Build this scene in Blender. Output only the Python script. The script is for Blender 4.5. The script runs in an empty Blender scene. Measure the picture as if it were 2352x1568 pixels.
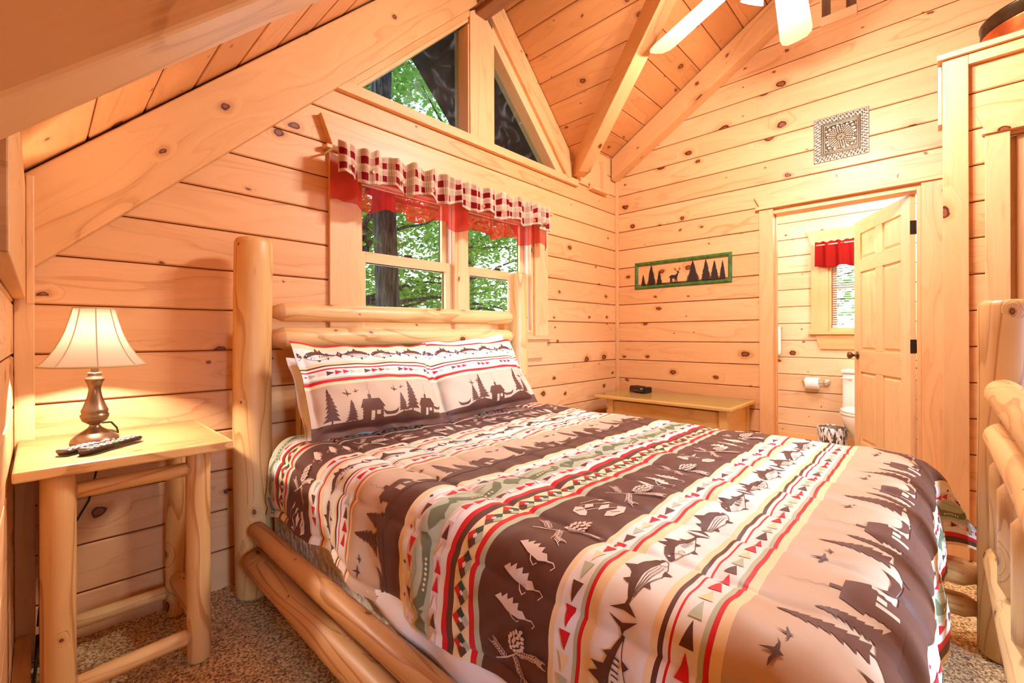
import bpy, bmesh, math, random
import numpy as np
from mathutils import Vector, Matrix
from mathutils.geometry import tessellate_polygon
random.seed(7); RNG = np.random.RandomState(5)
SC = bpy.context.scene; COL = SC.collection
PI = math.pi
YB, XR, XL, XC = 2.285, 3.887, -0.06, 3.10      # window wall, door wall, knee wall, closet front

# ------------------------------------------------------------------ node helpers
class NT:
    def __init__(s, name):
        s.m = bpy.data.materials.new(name); s.m.use_nodes = True
        s.t = s.m.node_tree; s.t.nodes.clear()
        s.out = s.t.nodes.new('ShaderNodeOutputMaterial')
    def n(s, typ, ins=None, **props):
        nd = s.t.nodes.new('ShaderNode' + typ)
        for k, v in props.items(): setattr(nd, k, v)
        for k, v in (ins or {}).items():
            sock = nd.inputs[k]
            if isinstance(v, bpy.types.NodeSocket): s.t.links.new(v, sock)
            else:
                if hasattr(sock, 'default_value'):
                    if isinstance(v, (tuple, list)) and len(v) == 3 and sock.type == 'RGBA': v = (*v, 1)
                    sock.default_value = v
        return nd
    def math(s, op, a, b=0.0, c=0.0, clamp=False):
        nd = s.n('Math', {0: a, 1: b, 2: c}, operation=op); nd.use_clamp = clamp
        return nd.outputs[0]
    def mix(s, f, a, b, blend='MIX'):
        return s.n('MixRGB', {0: f, 1: a, 2: b}, blend_type=blend).outputs[0]
    def ss(s, x, a, b):                         # smooth map a..b -> 0..1
        nd = s.n('MapRange', {0: x, 1: a, 2: b, 3: 0.0, 4: 1.0}, interpolation_type='SMOOTHSTEP')
        return nd.outputs[0]
    def ramp(s, f, stops, interp='LINEAR'):
        nd = s.n('ValToRGB', {0: f}); cr = nd.color_ramp; cr.interpolation = interp
        while len(cr.elements) > 1: cr.elements.remove(cr.elements[-1])
        cr.elements[0].position = stops[0][0]; cr.elements[0].color = (*stops[0][1], 1)
        for p, c in stops[1:]:
            e = cr.elements.new(p); e.color = (*c, 1)
        return nd.outputs[0]
    def comb(s, x, y, z=0.0): return s.n('CombineXYZ', {0: x, 1: y, 2: z}).outputs[0]
    def bsdf(s, **kw):
        b = s.n('BsdfPrincipled', kw)
        s.t.links.new(b.outputs[0], s.out.inputs[0]); return b
    def bump(s, h, st=.3, dist=.01):
        return s.n('Bump', {'Height': h, 'Strength': st, 'Distance': dist}).outputs[0]

def srgb(*c):
    if len(c) == 1: c = c[0]
    return tuple(((x/255)/12.92 if x/255 <= .04045 else ((x/255+.055)/1.055)**2.4) for x in c)

MAT = {}
def simple(name, col, rough=.5, metal=0.0, spec=.5, noise=0.0, nscale=60, bump=0.0, **kw):
    t = NT(name); c = (*col, 1)
    ins = {'Roughness': rough, 'Metallic': metal, 'Specular IOR Level': spec}; ins.update(kw)
    if noise or bump:
        tc = t.n('TexCoord').outputs['Object']
        nz = t.n('TexNoise', {'Vector': tc, 'Scale': nscale, 'Detail': 3.0}).outputs[0]
        if noise: c = t.mix(t.ss(nz, .3, .7), tuple(x*(1-noise) for x in col)+(1,), tuple(min(1, x*(1+noise)) for x in col)+(1,))
        if bump: ins['Normal'] = t.bump(nz, bump, .004)
    ins['Base Color'] = c
    t.bsdf(**ins); MAT[name] = t.m; return t.m

def wood(name, light, dark, knotp=.4, ksx=3.4, ksy=5.2, k0=.10, rough=.45, tint=.13, ring=1.0, bump=.12, coat=.05, crack=False, line=.34,
         kn=((.0, (.20, .035, .002)), (.45, (.34, .075, .008)), (.72, (.05, .008, .0)), (.9, (.07, .012, .001)), (1.0, (.24, .05, .004)))):
    t = NT(name)
    uv = t.n('UVMap').outputs[0]
    sp = t.n('SeparateXYZ', {0: uv}); u, v = sp.outputs[0], sp.outputs[1]
    rnd = t.n('Attribute', attribute_name='rnd').outputs['Fac']
    P = t.comb(t.math('ADD', u, t.math('MULTIPLY', rnd, 37.3)), t.math('ADD', v, t.math('MULTIPLY', rnd, 11.9)))
    sp2 = t.n('SeparateXYZ', {0: P}); pu, pv = sp2.outputs[0], sp2.outputs[1]
    warp = t.n('TexNoise', {'Vector': P, 'Scale': 14.0, 'Detail': 2.0}, noise_dimensions='2D').outputs[0]
    wv = t.math('MULTIPLY', t.math('SUBTRACT', warp, .5), .14)
    vor = t.n('TexVoronoi', {'Vector': t.comb(t.math('ADD', t.math('MULTIPLY', pu, ksx), wv), t.math('ADD', t.math('MULTIPLY', pv, ksy), wv)), 'Scale': 1.0, 'Randomness': .9}, voronoi_dimensions='2D')
    d, vc = vor.outputs['Distance'], t.n('SeparateColor', {0: vor.outputs['Color']})
    ex = t.math('LESS_THAN', vc.outputs[0], knotp)
    size = t.math('MULTIPLY', t.math('ADD', t.math('POWER', vc.outputs[1], 2.5), .18), k0)
    kt = t.math('ADD', t.math('DIVIDE', d, size), t.math('MULTIPLY', t.math('SUBTRACT', 1.0, ex), 50.0))
    swirl = t.math('SUBTRACT', 1.0, t.ss(kt, .8, 4.5))
    # grain
    cu = t.math('MULTIPLY', pu, .55); cv = t.math('MULTIPLY', pv, 9.0*ring)
    base = t.n('TexNoise', {'Vector': t.comb(cu, t.math('MULTIPLY', pv, 3.2)), 'Scale': 1.6, 'Detail': 2.0}, noise_dimensions='2D').outputs[0]
    ph = t.math('ADD', t.math('ADD', cv, t.math('MULTIPLY', base, 6.0)), t.math('MULTIPLY', swirl, 2.6))
    w1 = t.n('TexNoise', {'Vector': t.comb(t.math('MULTIPLY', cu, .8), ph), 'Scale': 1.0, 'Detail': 4.0, 'Roughness': .62}, noise_dimensions='2D').outputs[0]
    fib = t.n('TexNoise', {'Vector': t.comb(t.math('MULTIPLY', pu, 5.0), t.math('MULTIPLY', pv, 210.0)), 'Scale': 1.0, 'Detail': 2.0}, noise_dimensions='2D').outputs[0]
    ringl = t.math('FRACT', t.math('MULTIPLY', ph, 1.1))
    rl = t.math('MULTIPLY', t.math('MULTIPLY', t.ss(ringl, .62, .95), t.math('SUBTRACT', 1.0, t.ss(ringl, .96, 1.0))), line)
    g = t.math('ADD', t.math('MULTIPLY', t.ss(w1, .34, .70), .50), t.math('ADD', rl, t.math('MULTIPLY', t.math('SUBTRACT', fib, .5), .55)), clamp=True)
    mid = tuple((a+b)/2 for a, b in zip(light, dark))
    c = t.ramp(g, [(0, light), (.55, tuple(l*.62+m*.38 for l, m in zip(light, mid))), (1, tuple(m*.55+dd*.45 for m, dd in zip(mid, dark)))])
    tv = t.math('ADD', 1.0 - tint*.5, t.math('MULTIPLY', rnd, tint))
    c = t.mix(1.0, c, t.comb(tv, t.math('POWER', tv, 1.5), t.math('POWER', tv, 2.2)), 'MULTIPLY')
    halo = t.math('MULTIPLY', t.math('SUBTRACT', 1.0, t.ss(kt, 1.0, 2.6)), .5)
    c = t.mix(halo, c, (*dark, 1))
    kc = t.ramp(kt, list(kn))
    c = t.mix(t.math('SUBTRACT', 1.0, t.ss(kt, .92, 1.12)), c, kc)
    if crack:
        cr = t.n('TexNoise', {'Vector': t.comb(t.math('MULTIPLY', pu, 1.3), 0.0), 'Scale': 1.0, 'Detail': 3.0}, noise_dimensions='2D').outputs[0]
        dist = t.math('ABSOLUTE', t.math('SUBTRACT', t.math('ADD', v, t.math('MULTIPLY', t.math('SUBTRACT', cr, .5), .03)), .13))
        on = t.math('GREATER_THAN', rnd, .45)
        c = t.mix(t.math('MULTIPLY', on, t.math('SUBTRACT', 1.0, t.ss(dist, .0008, .0022))), c, (.06, .02, .008, 1))
    hgt = t.math('SUBTRACT', t.math('MULTIPLY', fib, .4), t.math('MULTIPLY', t.math('SUBTRACT', 1.0, t.ss(kt, .6, 1.1)), .8))
    t.bsdf(**{'Base Color': c, 'Roughness': rough, 'Coat Weight': coat, 'Coat Roughness': .22, 'Normal': t.bump(hgt, bump, .004)})
    MAT[name] = t.m; return t.m

wood('pine_wall', (.83, .445, .19), (.50, .175, .030), knotp=.62, k0=.115)
wood('pine_overlit', (.86, .60, .36), (.62, .32, .12), knotp=.6, k0=.11)  # pine_wall paled for bathroom walls; their overexposed light is put into the colour
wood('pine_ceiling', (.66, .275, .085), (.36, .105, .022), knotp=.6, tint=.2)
wood('pine_trim', (.84, .475, .21), (.58, .24, .06), knotp=.16, tint=.1)
wood('pine_door', (.86, .57, .29), (.66, .33, .12), knotp=.02, tint=.08, bump=.05)
wood('beam_wood', (.78, .41, .155), (.42, .15, .03), knotp=.36, k0=.15, tint=.12, rough=.5, coat=.1)
wood('beam_dark', (.30, .11, .035), (.14, .045, .014), knotp=.4, tint=.1, rough=.55, coat=.1)
wood('log_wood', (.82, .48, .18), (.46, .16, .034), knotp=.6, ksx=4.6, ksy=6.5, k0=.085, tint=.10, ring=1.7, crack=True, line=.7)
wood('log_amber_dim', (.64, .335, .115), (.34, .11, .022), knotp=.6, ksx=4.6, ksy=6.5, k0=.10, tint=.12, ring=2.0, crack=True, line=.85)  # darker log_wood copy: partly wood tone, partly weaker light put into the colour
wood('log_end', (.66, .34, .13), (.40, .16, .045), knotp=.3, tint=.1, ring=2)
wood('chest_wood', (.74, .42, .12), (.50, .22, .05), knotp=.25, tint=.1)
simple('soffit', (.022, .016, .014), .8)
simple('groove', srgb(150, 70, 20), .8)

# ------------------------------------------------------------------ mesh builder
class MB:
    def __init__(s): s.v = []; s.f = []; s.uv = []; s.mi = []; s.rn = []; s.sm = []
    def face(s, pts, uvs=None, mat=0, rnd=0.0, smooth=False):
        i = len(s.v); s.v += [tuple(p) for p in pts]; s.f.append(tuple(range(i, i+len(pts))))
        s.uv += [tuple(q) for q in (uvs or [(p[0], p[1]) for p in pts])]; s.mi.append(mat); s.rn.append(rnd); s.sm.append(smooth)
    def shared(s, verts, faces, uvf=None, mat=0, rnd=0.0, smooth=True):
        i = len(s.v); s.v += [tuple(p) for p in verts]
        for k, f in enumerate(faces):
            s.f.append(tuple(i+a for a in f))
            s.uv += [tuple(q) for q in (uvf[k] if uvf else [(0, 0)]*len(f))]
            s.mi.append(mat if isinstance(mat, int) else mat[k]); s.rn.append(rnd); s.sm.append(smooth)
    def box(s, lo, hi, axis=0, mat=0, rnd=None, M=None):
        """box between two corners; grain along axis"""
        if rnd is None: rnd = random.random()
        lo, hi = [min(a, b) for a, b in zip(lo, hi)], [max(a, b) for a, b in zip(lo, hi)]
        x0, y0, z0 = lo; x1, y1, z1 = hi
        c = [(x0,y0,z0),(x1,y0,z0),(x1,y1,z0),(x0,y1,z0),(x0,y0,z1),(x1,y0,z1),(x1,y1,z1),(x0,y1,z1)]
        F = [(0,3,2,1),(4,5,6,7),(0,1,5,4),(1,2,6,5),(2,3,7,6),(3,0,4,7)]; NA = [2,2,1,0,1,0]
        uvf = []
        for f, na in zip(F, NA):
            if na == axis: a, b = [k for k in range(3) if k != na]
            else: a = axis; b = [k for k in range(3) if k not in (axis, na)][0]
            uvf.append([(c[i][a], c[i][b] + (na*.37)) for i in f])
        if M is not None: c = [tuple(M @ Vector(p)) for p in c]
        s.shared(c, F, uvf, mat, rnd, False)
    def obox(s, p0, p1, up, w, d, mat=0, rnd=None, off=(0, 0)):
        """beam from p0 to p1; width w sideways, depth d along up (hanging from centre line), off shifts (side, up)"""
        p0, p1 = Vector(p0), Vector(p1); ax = (p1-p0); L = ax.length; ax.normalize()
        sd = ax.cross(Vector(up)).normalized(); u2 = sd.cross(ax).normalized()
        M = Matrix((( ax.x, sd.x, u2.x, p0.x), (ax.y, sd.y, u2.y, p0.y), (ax.z, sd.z, u2.z, p0.z), (0,0,0,1)))
        s.box((0, -w/2+off[0], -d/2+off[1]), (L, w/2+off[0], d/2+off[1]), 0, mat, rnd, M)
    def prism(s, poly, fr, depth, mat=0, rnd=None, uvo=(0, 0), side=None):
        """extruded 2D polygon (any simple polygon). fr(s,t,d)->xyz, d from 0 (front) to depth (back)"""
        if rnd is None: rnd = random.random()
        n = len(poly); tri = tessellate_polygon([[Vector((p[0], p[1], 0)) for p in poly]])
        front = [fr(p[0], p[1], 0) for p in poly]; back = [fr(p[0], p[1], depth) for p in poly]
        F = [tuple(t) for t in tri] + [tuple(n+a for a in reversed(t)) for t in tri]
        uvp = [(p[0]+uvo[0], p[1]+uvo[1]) for p in poly]
        U = [[uvp[a] for a in t] for t in tri] + [[uvp[a] for a in reversed(t)] for t in tri]
        mats = [mat]*len(F)
        for i in range(n):
            j = (i+1) % n; F.append((i, n+i, n+j, j)); mats.append(mat if side is None else side)
            U.append([uvp[i], (uvp[i][0], uvp[i][1]+depth), (uvp[j][0], uvp[j][1]+depth), uvp[j]])
        s.shared(front+back, F, U, mats, rnd, False)
    def tube(s, pts, rads, seg=16, mat=0, rnd=None, caps=True, capmat=None, wob=0.0):
        if rnd is None: rnd = random.random()
        pts = [Vector(p) for p in pts]; n = len(pts); V = []; L = [0.0]
        for i in range(1, n): L.append(L[-1] + (pts[i]-pts[i-1]).length)
        ref = None
        for i in range(n):
            t = (pts[min(i+1, n-1)] - pts[max(i-1, 0)]).normalized()
            if ref is None:
                ref = Vector((0, 0, 1)) if abs(t.z) < .9 else Vector((1, 0, 0))
            a = (ref - t*ref.dot(t)).normalized(); b = t.cross(a); ref = a
            r = rads[i] if hasattr(rads, '__len__') else rads
            for k in range(seg):
                ph = 2*PI*k/seg; rr = r*(1 + wob*(math.sin(3*ph+L[i]*5+rnd*9)*.6 + math.sin(2*ph - L[i]*9+rnd*5)*.5))
                V.append(tuple(pts[i] + a*math.cos(ph)*rr + b*math.sin(ph)*rr))
        F = []; U = []; rm = max(rads) if hasattr(rads, '__len__') else rads; mats = []
        for i in range(n-1):
            for k in range(seg):
                k2 = (k+1) % seg; F.append((i*seg+k, i*seg+k2, (i+1)*seg+k2, (i+1)*seg+k)); mats.append(mat)
                v0, v1 = 2*PI*k/seg*rm, 2*PI*(k+1)/seg*rm
                U.append([(L[i], v0), (L[i], v1), (L[i+1], v1), (L[i+1], v0)])
        if caps:
            cm = mat if capmat is None else capmat
            F.append(tuple(reversed(range(seg)))); U.append([(math.cos(2*PI*k/seg)*rm, math.sin(2*PI*k/seg)*rm) for k in reversed(range(seg))]); mats.append(cm)
            F.append(tuple((n-1)*seg+k for k in range(seg))); U.append([(math.cos(2*PI*k/seg)*rm, math.sin(2*PI*k/seg)*rm) for k in range(seg)]); mats.append(cm)
        s.shared(V, F, U, mats, rnd, True)
    def log(s, p0, p1, r, tenon0=None, tenon1=None, mat=0, endmat=1, seg=22, r1=None, rnd=None, wob=.025, rows=None):
        """peeled log with slight waviness; tenon = (length, radius) gives a whittled cone end, else a rounded cut"""
        p0, p1 = Vector(p0), Vector(p1); ax = (p1-p0); L = ax.length; ax.normalize(); r1 = r1 or r
        if rnd is None: rnd = random.random()
        st = [];
        if tenon0: st += [(0, tenon0[1]), (tenon0[0], r)]
        else: st += [(0, r*.80), (r*.10, r*.93), (r*.28, r)]
        n = rows or max(4, int(L/.08)); a, b = st[-1][0], L - (tenon1[0] if tenon1 else r1*.28)
        for i in range(1, n): q = i/n; st.append((a+(b-a)*q, r+(r1-r)*q))
        if tenon1: st += [(L-tenon1[0], r1), (L, tenon1[1])]
        else: st += [(L-r1*.28, r1), (L-r1*.10, r1*.93), (L, r1*.80)]
        side = ax.cross(Vector((.3, .5, .8))).normalized()
        pts = [p0 + ax*q[0] + side*(math.sin(q[0]*3.1+rnd*20)*.06*r) for q in st]
        i0 = len(s.mi); s.tube(pts, [q[1] for q in st], seg, mat, rnd, True, endmat, wob)
        if tenon0:
            for k in range(seg): s.mi[i0+k] = endmat
        if tenon1:
            for k in range(seg): s.mi[i0+(len(pts)-2)*seg+k] = endmat
    def lathe(s, prof, cx, cy, seg=32, mat=0, rnd=0, caps=True):
        V = []; n = len(prof)
        for r, z in prof:
            for k in range(seg): V.append((cx+r*math.cos(2*PI*k/seg), cy+r*math.sin(2*PI*k/seg), z))
        F = []; U = []
        for i in range(n-1):
            for k in range(seg):
                k2 = (k+1) % seg; F.append((i*seg+k, i*seg+k2, (i+1)*seg+k2, (i+1)*seg+k)); U.append([(k/seg, i/n), ((k+1)/seg, i/n), ((k+1)/seg, (i+1)/n), (k/seg, (i+1)/n)])
        if caps:
            F.append(tuple(reversed(range(seg)))); U.append([(0, 0)]*seg); F.append(tuple((n-1)*seg+k for k in range(seg))); U.append([(0, 0)]*seg)
        s.shared(V, F, U, mat, rnd, True)
    def build(s, name, mats, parent=None, bevel=0, sub=0, label=None, cat=None, group=None, kind=None, autosmooth=None, loc=None):
        me = bpy.data.meshes.new(name); me.from_pydata(s.v, [], s.f)
        uvl = me.uv_layers.new(name='UVMap'); uvl.data.foreach_set('uv', np.array(s.uv, dtype=np.float32).ravel())
        me.polygons.foreach_set('material_index', s.mi); me.polygons.foreach_set('use_smooth', s.sm)
        at = me.attributes.new('rnd', 'FLOAT', 'FACE'); at.data.foreach_set('value', s.rn)
        for m in (mats if isinstance(mats, (list, tuple)) else [mats]): me.materials.append(MAT[m] if isinstance(m, str) else m)
        me.update(); o = bpy.data.objects.new(name, me); COL.objects.link(o)
        if loc is not None:
            me.transform(Matrix.Translation(-Vector(loc))); o.location = loc
        if parent is not None:
            o.parent = parent
            if loc is None: o.matrix_parent_inverse = Matrix.Translation(-parent.location)
            else: o.location = Vector(loc) - parent.location
        if bevel:
            b = o.modifiers.new('edge', 'BEVEL'); b.width = bevel; b.segments = 2; b.limit_method = 'ANGLE'; b.angle_limit = math.radians(35); b.harden_normals = False
        if sub:
            b = o.modifiers.new('sub', 'SUBSURF'); b.levels = sub; b.render_levels = sub
        tag(o, label, cat, group, kind); return o
def tag(o, label=None, cat=None, group=None, kind=None):
    if label: o['label'] = label
    if cat: o['category'] = cat
    if group: o['group'] = group
    if kind: o['kind'] = kind
def thing(name, loc, label, cat, group=None, kind=None):
    o = bpy.data.objects.new(name, None); COL.objects.link(o); o.location = loc; o.empty_display_size = .05
    tag(o, label, cat, group, kind); return o
def struct(mb, name, mats, bevel=0, **k): return mb.build(name, mats, bevel=bevel, kind='structure', **k)

# ------------------------------------------------------------------ board-clad planes
def clip_half(poly, a, b, c):
    out = []
    for i in range(len(poly)):
        p, q = poly[i], poly[(i+1) % len(poly)]; dp, dq = a*p[0]+b*p[1]-c, a*q[0]+b*q[1]-c
        if dp <= 0: out.append(p)
        if (dp < 0 < dq) or (dq < 0 < dp):
            k = dp/(dp-dq); out.append((p[0]+(q[0]-p[0])*k, p[1]+(q[1]-p[1])*k))
    return out
def clip_poly(poly, region):
    """clip poly by convex region given counter-clockwise"""
    n = len(region)
    for i in range(n):
        x0, y0 = region[i]; x1, y1 = region[(i+1) % n]
        a, b = (y1-y0), -(x1-x0); poly = clip_half(poly, a, b, a*x0+b*y0)
        if len(poly) < 3: return []
    return poly
def ccw(r):
    A = sum(r[i][0]*r[(i+1) % len(r)][1]-r[(i+1) % len(r)][0]*r[i][1] for i in range(len(r)))
    return r if A > 0 else list(reversed(r))
def boards(mb, regions, fr, t0, dt, trange, holes=(), ch=.0052, depth=.012, mat=0, gmat=1, seed=1, joints=0.0):
    rr = random.Random(seed)
    for reg in regions:
        reg = ccw(reg); smin = min(p[0] for p in reg); smax = max(p[0] for p in reg)
        k0 = math.floor((trange[0]-t0)/dt); k1 = math.ceil((trange[1]-t0)/dt)
        for k in range(k0, k1):
            a, b = t0+k*dt, t0+(k+1)*dt
            rk = random.Random(seed*977+k); rnds = [rk.random() for _ in range(6)]
            cuts = sorted({a, b} | {h[2] for h in holes if a < h[2] < b} | {h[3] for h in holes if a < h[3] < b})
            js = []
            if joints:
                x = smin + rk.random()*joints
                while x < smax: js.append(x); x += joints*(.7+.6*rk.random())
            for c0, c1 in zip(cuts, cuts[1:]):
                iv = [(smin-.01, smax+.01)]
                for h in holes:
                    if h[2] < (c0+c1)/2 < h[3]:
                        niv = []
                        for p, q in iv:
                            if h[1] <= p or h[0] >= q: niv.append((p, q)); continue
                            if p < h[0]: niv.append((p, h[0]))
                            if h[1] < q: niv.append((h[1], q))
                        iv = niv
                segs = []
                for p, q in iv:
                    xs = [p] + [j for j in js if p < j < q] + [q]
                    segs += [(xs[i], xs[i+1]) for i in range(len(xs)-1)]
                for si, (p, q) in enumerate(segs):
                    cell = clip_poly([(p, c0), (q, c0), (q, c1), (p, c1)], reg)
                    if len(cell) < 3: continue
                    rn = rnds[si % 6] if joints else rnds[0]
                    lo, hi = (a+ch*.45, b-ch*.45)
                    outer = [(x, min(max(y, lo), hi)) for x, y in cell]
                    inner = [(x, min(max(y, lo+ch), hi-ch)) for x, y in cell]
                    n = len(cell)
                    mb.face([fr(x, y, 0) for x, y in inner], [(x, y) for x, y in inner], mat, rn)
                    for i in range(n):
                        j = (i+1) % n
                        if abs(outer[i][1]-inner[i][1]) + abs(outer[j][1]-inner[j][1]) < 1e-6: continue
                        mb.face([fr(*inner[i], 0), fr(*outer[i], ch*1.1), fr(*outer[j], ch*1.1), fr(*inner[j], 0)], [inner[i], outer[i], outer[j], inner[j]], mat, rn)
                        mb.face([fr(*outer[i], ch*1.1), fr(*outer[i], depth), fr(*outer[j], depth), fr(*outer[j], ch*1.1)], [outer[i], outer[i], outer[j], outer[j]], gmat, rn)
                    mb.face([fr(x, y, depth) for x, y in cell], None, gmat, rn)

Z0, DZ = 1.0385, .1758                       # board courses on the walls
zL = lambda x: 1.69 + .985*x                # left roof slope
zR = lambda x: 3.68 - 1.0*(x-2.05)          # right slope of the gable
zM = lambda y: 2.80 + .592*(2.26-y)         # main slope falling to the window wall
# window wall
mb = MB(); fr = lambda s, t, d: (s, YB+d, t)
regA = [(XL-.1, -.02), (3.1, -.02), (3.1, zR(3.1)+.05), (2.05, 3.76), (XL-.1, zL(XL-.1)+.02)]
regB = [(3.1, -.02), (XR, -.02), (XR, zM(YB)+.05), (3.1, zM(YB)+.05)]
holesB = [(1.19, 2.64, 1.12, 2.03)]
boards(mb, [regA, regB], fr, Z0, DZ, (-.2, 4), holes=holesB + [(1.16, 3.02, 2.43, 3.9)], seed=3)
struct(mb, 'wall_back', ['pine_wall', 'groove'])
# door wall
mb = MB(); fr = lambda s, t, d: (XR+d, s, t)
reg = [(-2.6, -.02), (YB, -.02), (YB, zM(YB)+.03), (-.5, zM(-.5)+.03), (-2.6, 3.2)]
boards(mb, [reg], fr, Z0, DZ, (-.2, 4.6), holes=[(.084, .935, -.1, 2.046), (.41, .61, 3.36, 3.62)], seed=11)
struct(mb, 'wall_right', ['pine_wall', 'groove'])
# knee wall at the left, and the alcove beside the camera
mb = MB(); fr = lambda s, t, d: (XL-d, s, t)
boards(mb, [[(.98, -.02), (YB, -.02), (YB, 1.70), (.98, 1.70)]], fr, Z0, DZ, (-.2, 2), seed=21)
fr2 = lambda s, t, d: (s, .98+.0+d, t)
boards(mb, [[(-1.0, -.02), (XL, -.02), (XL, 1.66), (-1.0, .72)]], fr2, Z0, DZ, (-.2, 2), seed=22)
fr3 = lambda s, t, d: (-1.0-d, s, t)
boards(mb, [[(-2.6, -.02), (.98, -.02), (.98, .74), (-2.6, .74)]], fr3, Z0, DZ, (-.2, 1.2), seed=23)
struct(mb, 'wall_left', ['pine_wall', 'groove'])
# wall behind the camera with a wide window
mb = MB(); fr = lambda s, t, d: (s, -2.6-d, t)
boards(mb, [[(-1.0, -.02), (XC, -.02), (XC, 3.2), (1.55, 3.2), (-1.0, .72)]], fr, Z0, DZ, (-.2, 3.3), holes=[(-.1, 1.1, .75, 1.62)], seed=25)
struct(mb, 'wall_front', ['pine_wall', 'groove'])
# closet front
mb = MB(); fr = lambda s, t, d: (XC+.03+d, s, t)
boards(mb, [[(-2.6, -.02), (-.02, -.02), (-.02, 2.42), (-2.6, 2.42)]], fr, Z0, DZ, (-.2, 2.5), holes=[(-.95, -.235, -.1, 2.03)], seed=31)
mb.box((XC+.03, -.03, 0), (XR-.002, -.014, 2.42), 2, 0)
struct(mb, 'wall_closet', ['pine_wall', 'groove'])
# ceilings
LEN = math.hypot(1, .985)
mb = MB(); fr = lambda s, t, d: (t/LEN, s, zL(t/LEN)+d)
q = lambda P: [(y, x*LEN) for x, y in P]
boards(mb, [q([(-1, .69), (2.05, .69), (2.05, 2.4), (-1, 2.4)]), q([(-1, -2.6), (1.53, -2.6), (2.79, -.5), (2.05, .69), (-1, .69)])], fr, -.039*LEN, .161*LEN, (-1.6, 4.2), seed=41, ch=.006, joints=3.1)
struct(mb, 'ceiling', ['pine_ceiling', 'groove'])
LR = math.sqrt(2)
mb = MB(); fr = lambda s, t, d: (t/LR, s, zR(t/LR)+d)
q = lambda P: [(y, x*LR) for x, y in P]
boards(mb, [q([(2.05, 2.4), (2.05, .30), (2.25, .66), (3.26, 2.4)])], fr, 2.314*LR, .124*LR, (2.5, 5), seed=43, ch=.005)
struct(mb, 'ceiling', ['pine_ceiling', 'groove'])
LM = math.hypot(1, .592)
mb = MB(); fr = lambda s, t, d: (s, t/LM, zM(t/LM)+d)
q = lambda P: [(x, y*LM) for x, y in P]
boards(mb, [q([(3.26, 2.4), (2.25, .66), (2.05, .30), (2.79, -.5), (XR+.01, -.5), (XR+.01, 2.4)])], fr, 1.603*LM, .1665*LM, (-1.5, 3.0), seed=45, ch=.005, joints=2.6)
fr = lambda s, t, d: (s, t, zM(-.5) - .592*(-.5-t)+d)
boards(mb, [[(2.79, -.5), (1.53, -2.6), (XR+.01, -2.6), (XR+.01, -.5)]], fr, -.5, .16, (-2.7, -.4), seed=46)
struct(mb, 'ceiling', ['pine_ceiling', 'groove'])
# carpet
t = NT('carpet'); tc = t.n('TexCoord').outputs['Object']
n1 = t.n('TexNoise', {'Vector': tc, 'Scale': 115.0, 'Detail': 3.0, 'Roughness': .7}).outputs[0]
n2 = t.n('TexNoise', {'Vector': tc, 'Scale': 14.0, 'Detail': 2.0}).outputs[0]
vv = t.n('TexVoronoi', {'Vector': tc, 'Scale': 170.0}).outputs['Distance']
c = t.ramp(n1, [(.40, srgb(104, 62, 20)), (.5, srgb(222, 168, 88)), (.60, srgb(255, 228, 160))])
c = t.mix(t.math('MULTIPLY', n2, .25), c, (*srgb(150, 112, 76), 1))
t.bsdf(**{'Base Color': c, 'Roughness': .95, 'Specular IOR Level': .1, 'Sheen Weight': .3, 'Normal': t.bump(t.math('ADD', n1, t.math('MULTIPLY', vv, .8)), .6, .006)})
MAT['carpet'] = t.m
mb = MB(); N = 1
def nz(x, y): return .004*math.sin(x*31+math.sin(y*23)*2)*math.sin(y*29+math.sin(x*19)*2)
gx = np.linspace(-1.0, XR, 150); gy = np.linspace(-2.6, YB, 150)
V = [(x, y, nz(x, y)-.004) for y in gy for x in gx]; F = []; U = []
for j in range(149):
    for i in range(149):
        a = j*150+i; F.append((a, a+1, a+151, a+150)); U.append([(V[k][0], V[k][1]) for k in (a, a+1, a+151, a+150)])
mb.shared(V, F, U)
struct(mb, 'floor', ['carpet'])

# ------------------------------------------------------------------ trims
def strip(p0, p1, w, d, mat='pine_trim', name='trim_1', up=(0, 0, 1), bev=.003, rnd=None):
    m = MB(); m.obox(p0, p1, up, d, w, 0, rnd); return struct(m, name, [mat], bevel=bev)
TN = [0]
def tname(): TN[0] += 1; return 'trim_%d' % TN[0]
def tbox(lo, hi, axis, mat='pine_trim', bev=.003):
    m = MB(); m.box(lo, hi, axis); return struct(m, tname(), [mat], bevel=bev)
tbox((XR-.028, YB-.028, .0), (XR-.0005, YB-.0005, 2.60), 2)                   # corner bead right
tbox((XL+.001, YB-.025, .0), (XL+.05, YB-.0005, 1.30), 2)               # corner board left
tbox((XL+.0005, 1.0, 1.225), (XL+.03, YB-.09, 1.60), 1, 'beam_wood')        # plate on the knee wall
tbox((XL+.001, 1.15, 0), (XL+.04, YB-.03, .085), 1)                          # baseboard
tbox((XL+.03, YB-.05, 1.21), (XL+.05, YB-.09, 1.64), 2)
# ledge under the gable windows and frieze
tbox((1.03, YB-.035, 2.382), (3.21, YB-.0005, 2.438), 0)
tbox((3.40, YB-.06, 2.405), (3.655, YB-.0005, 2.425), 0)
tbox((3.575, YB-.055, 2.426), (3.64, YB-.0005, 2.70), 2)
tbox((3.20, YB-.02, 2.426), (3.574, YB-.0005, 2.68), 0, 'pine_wall')
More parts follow.
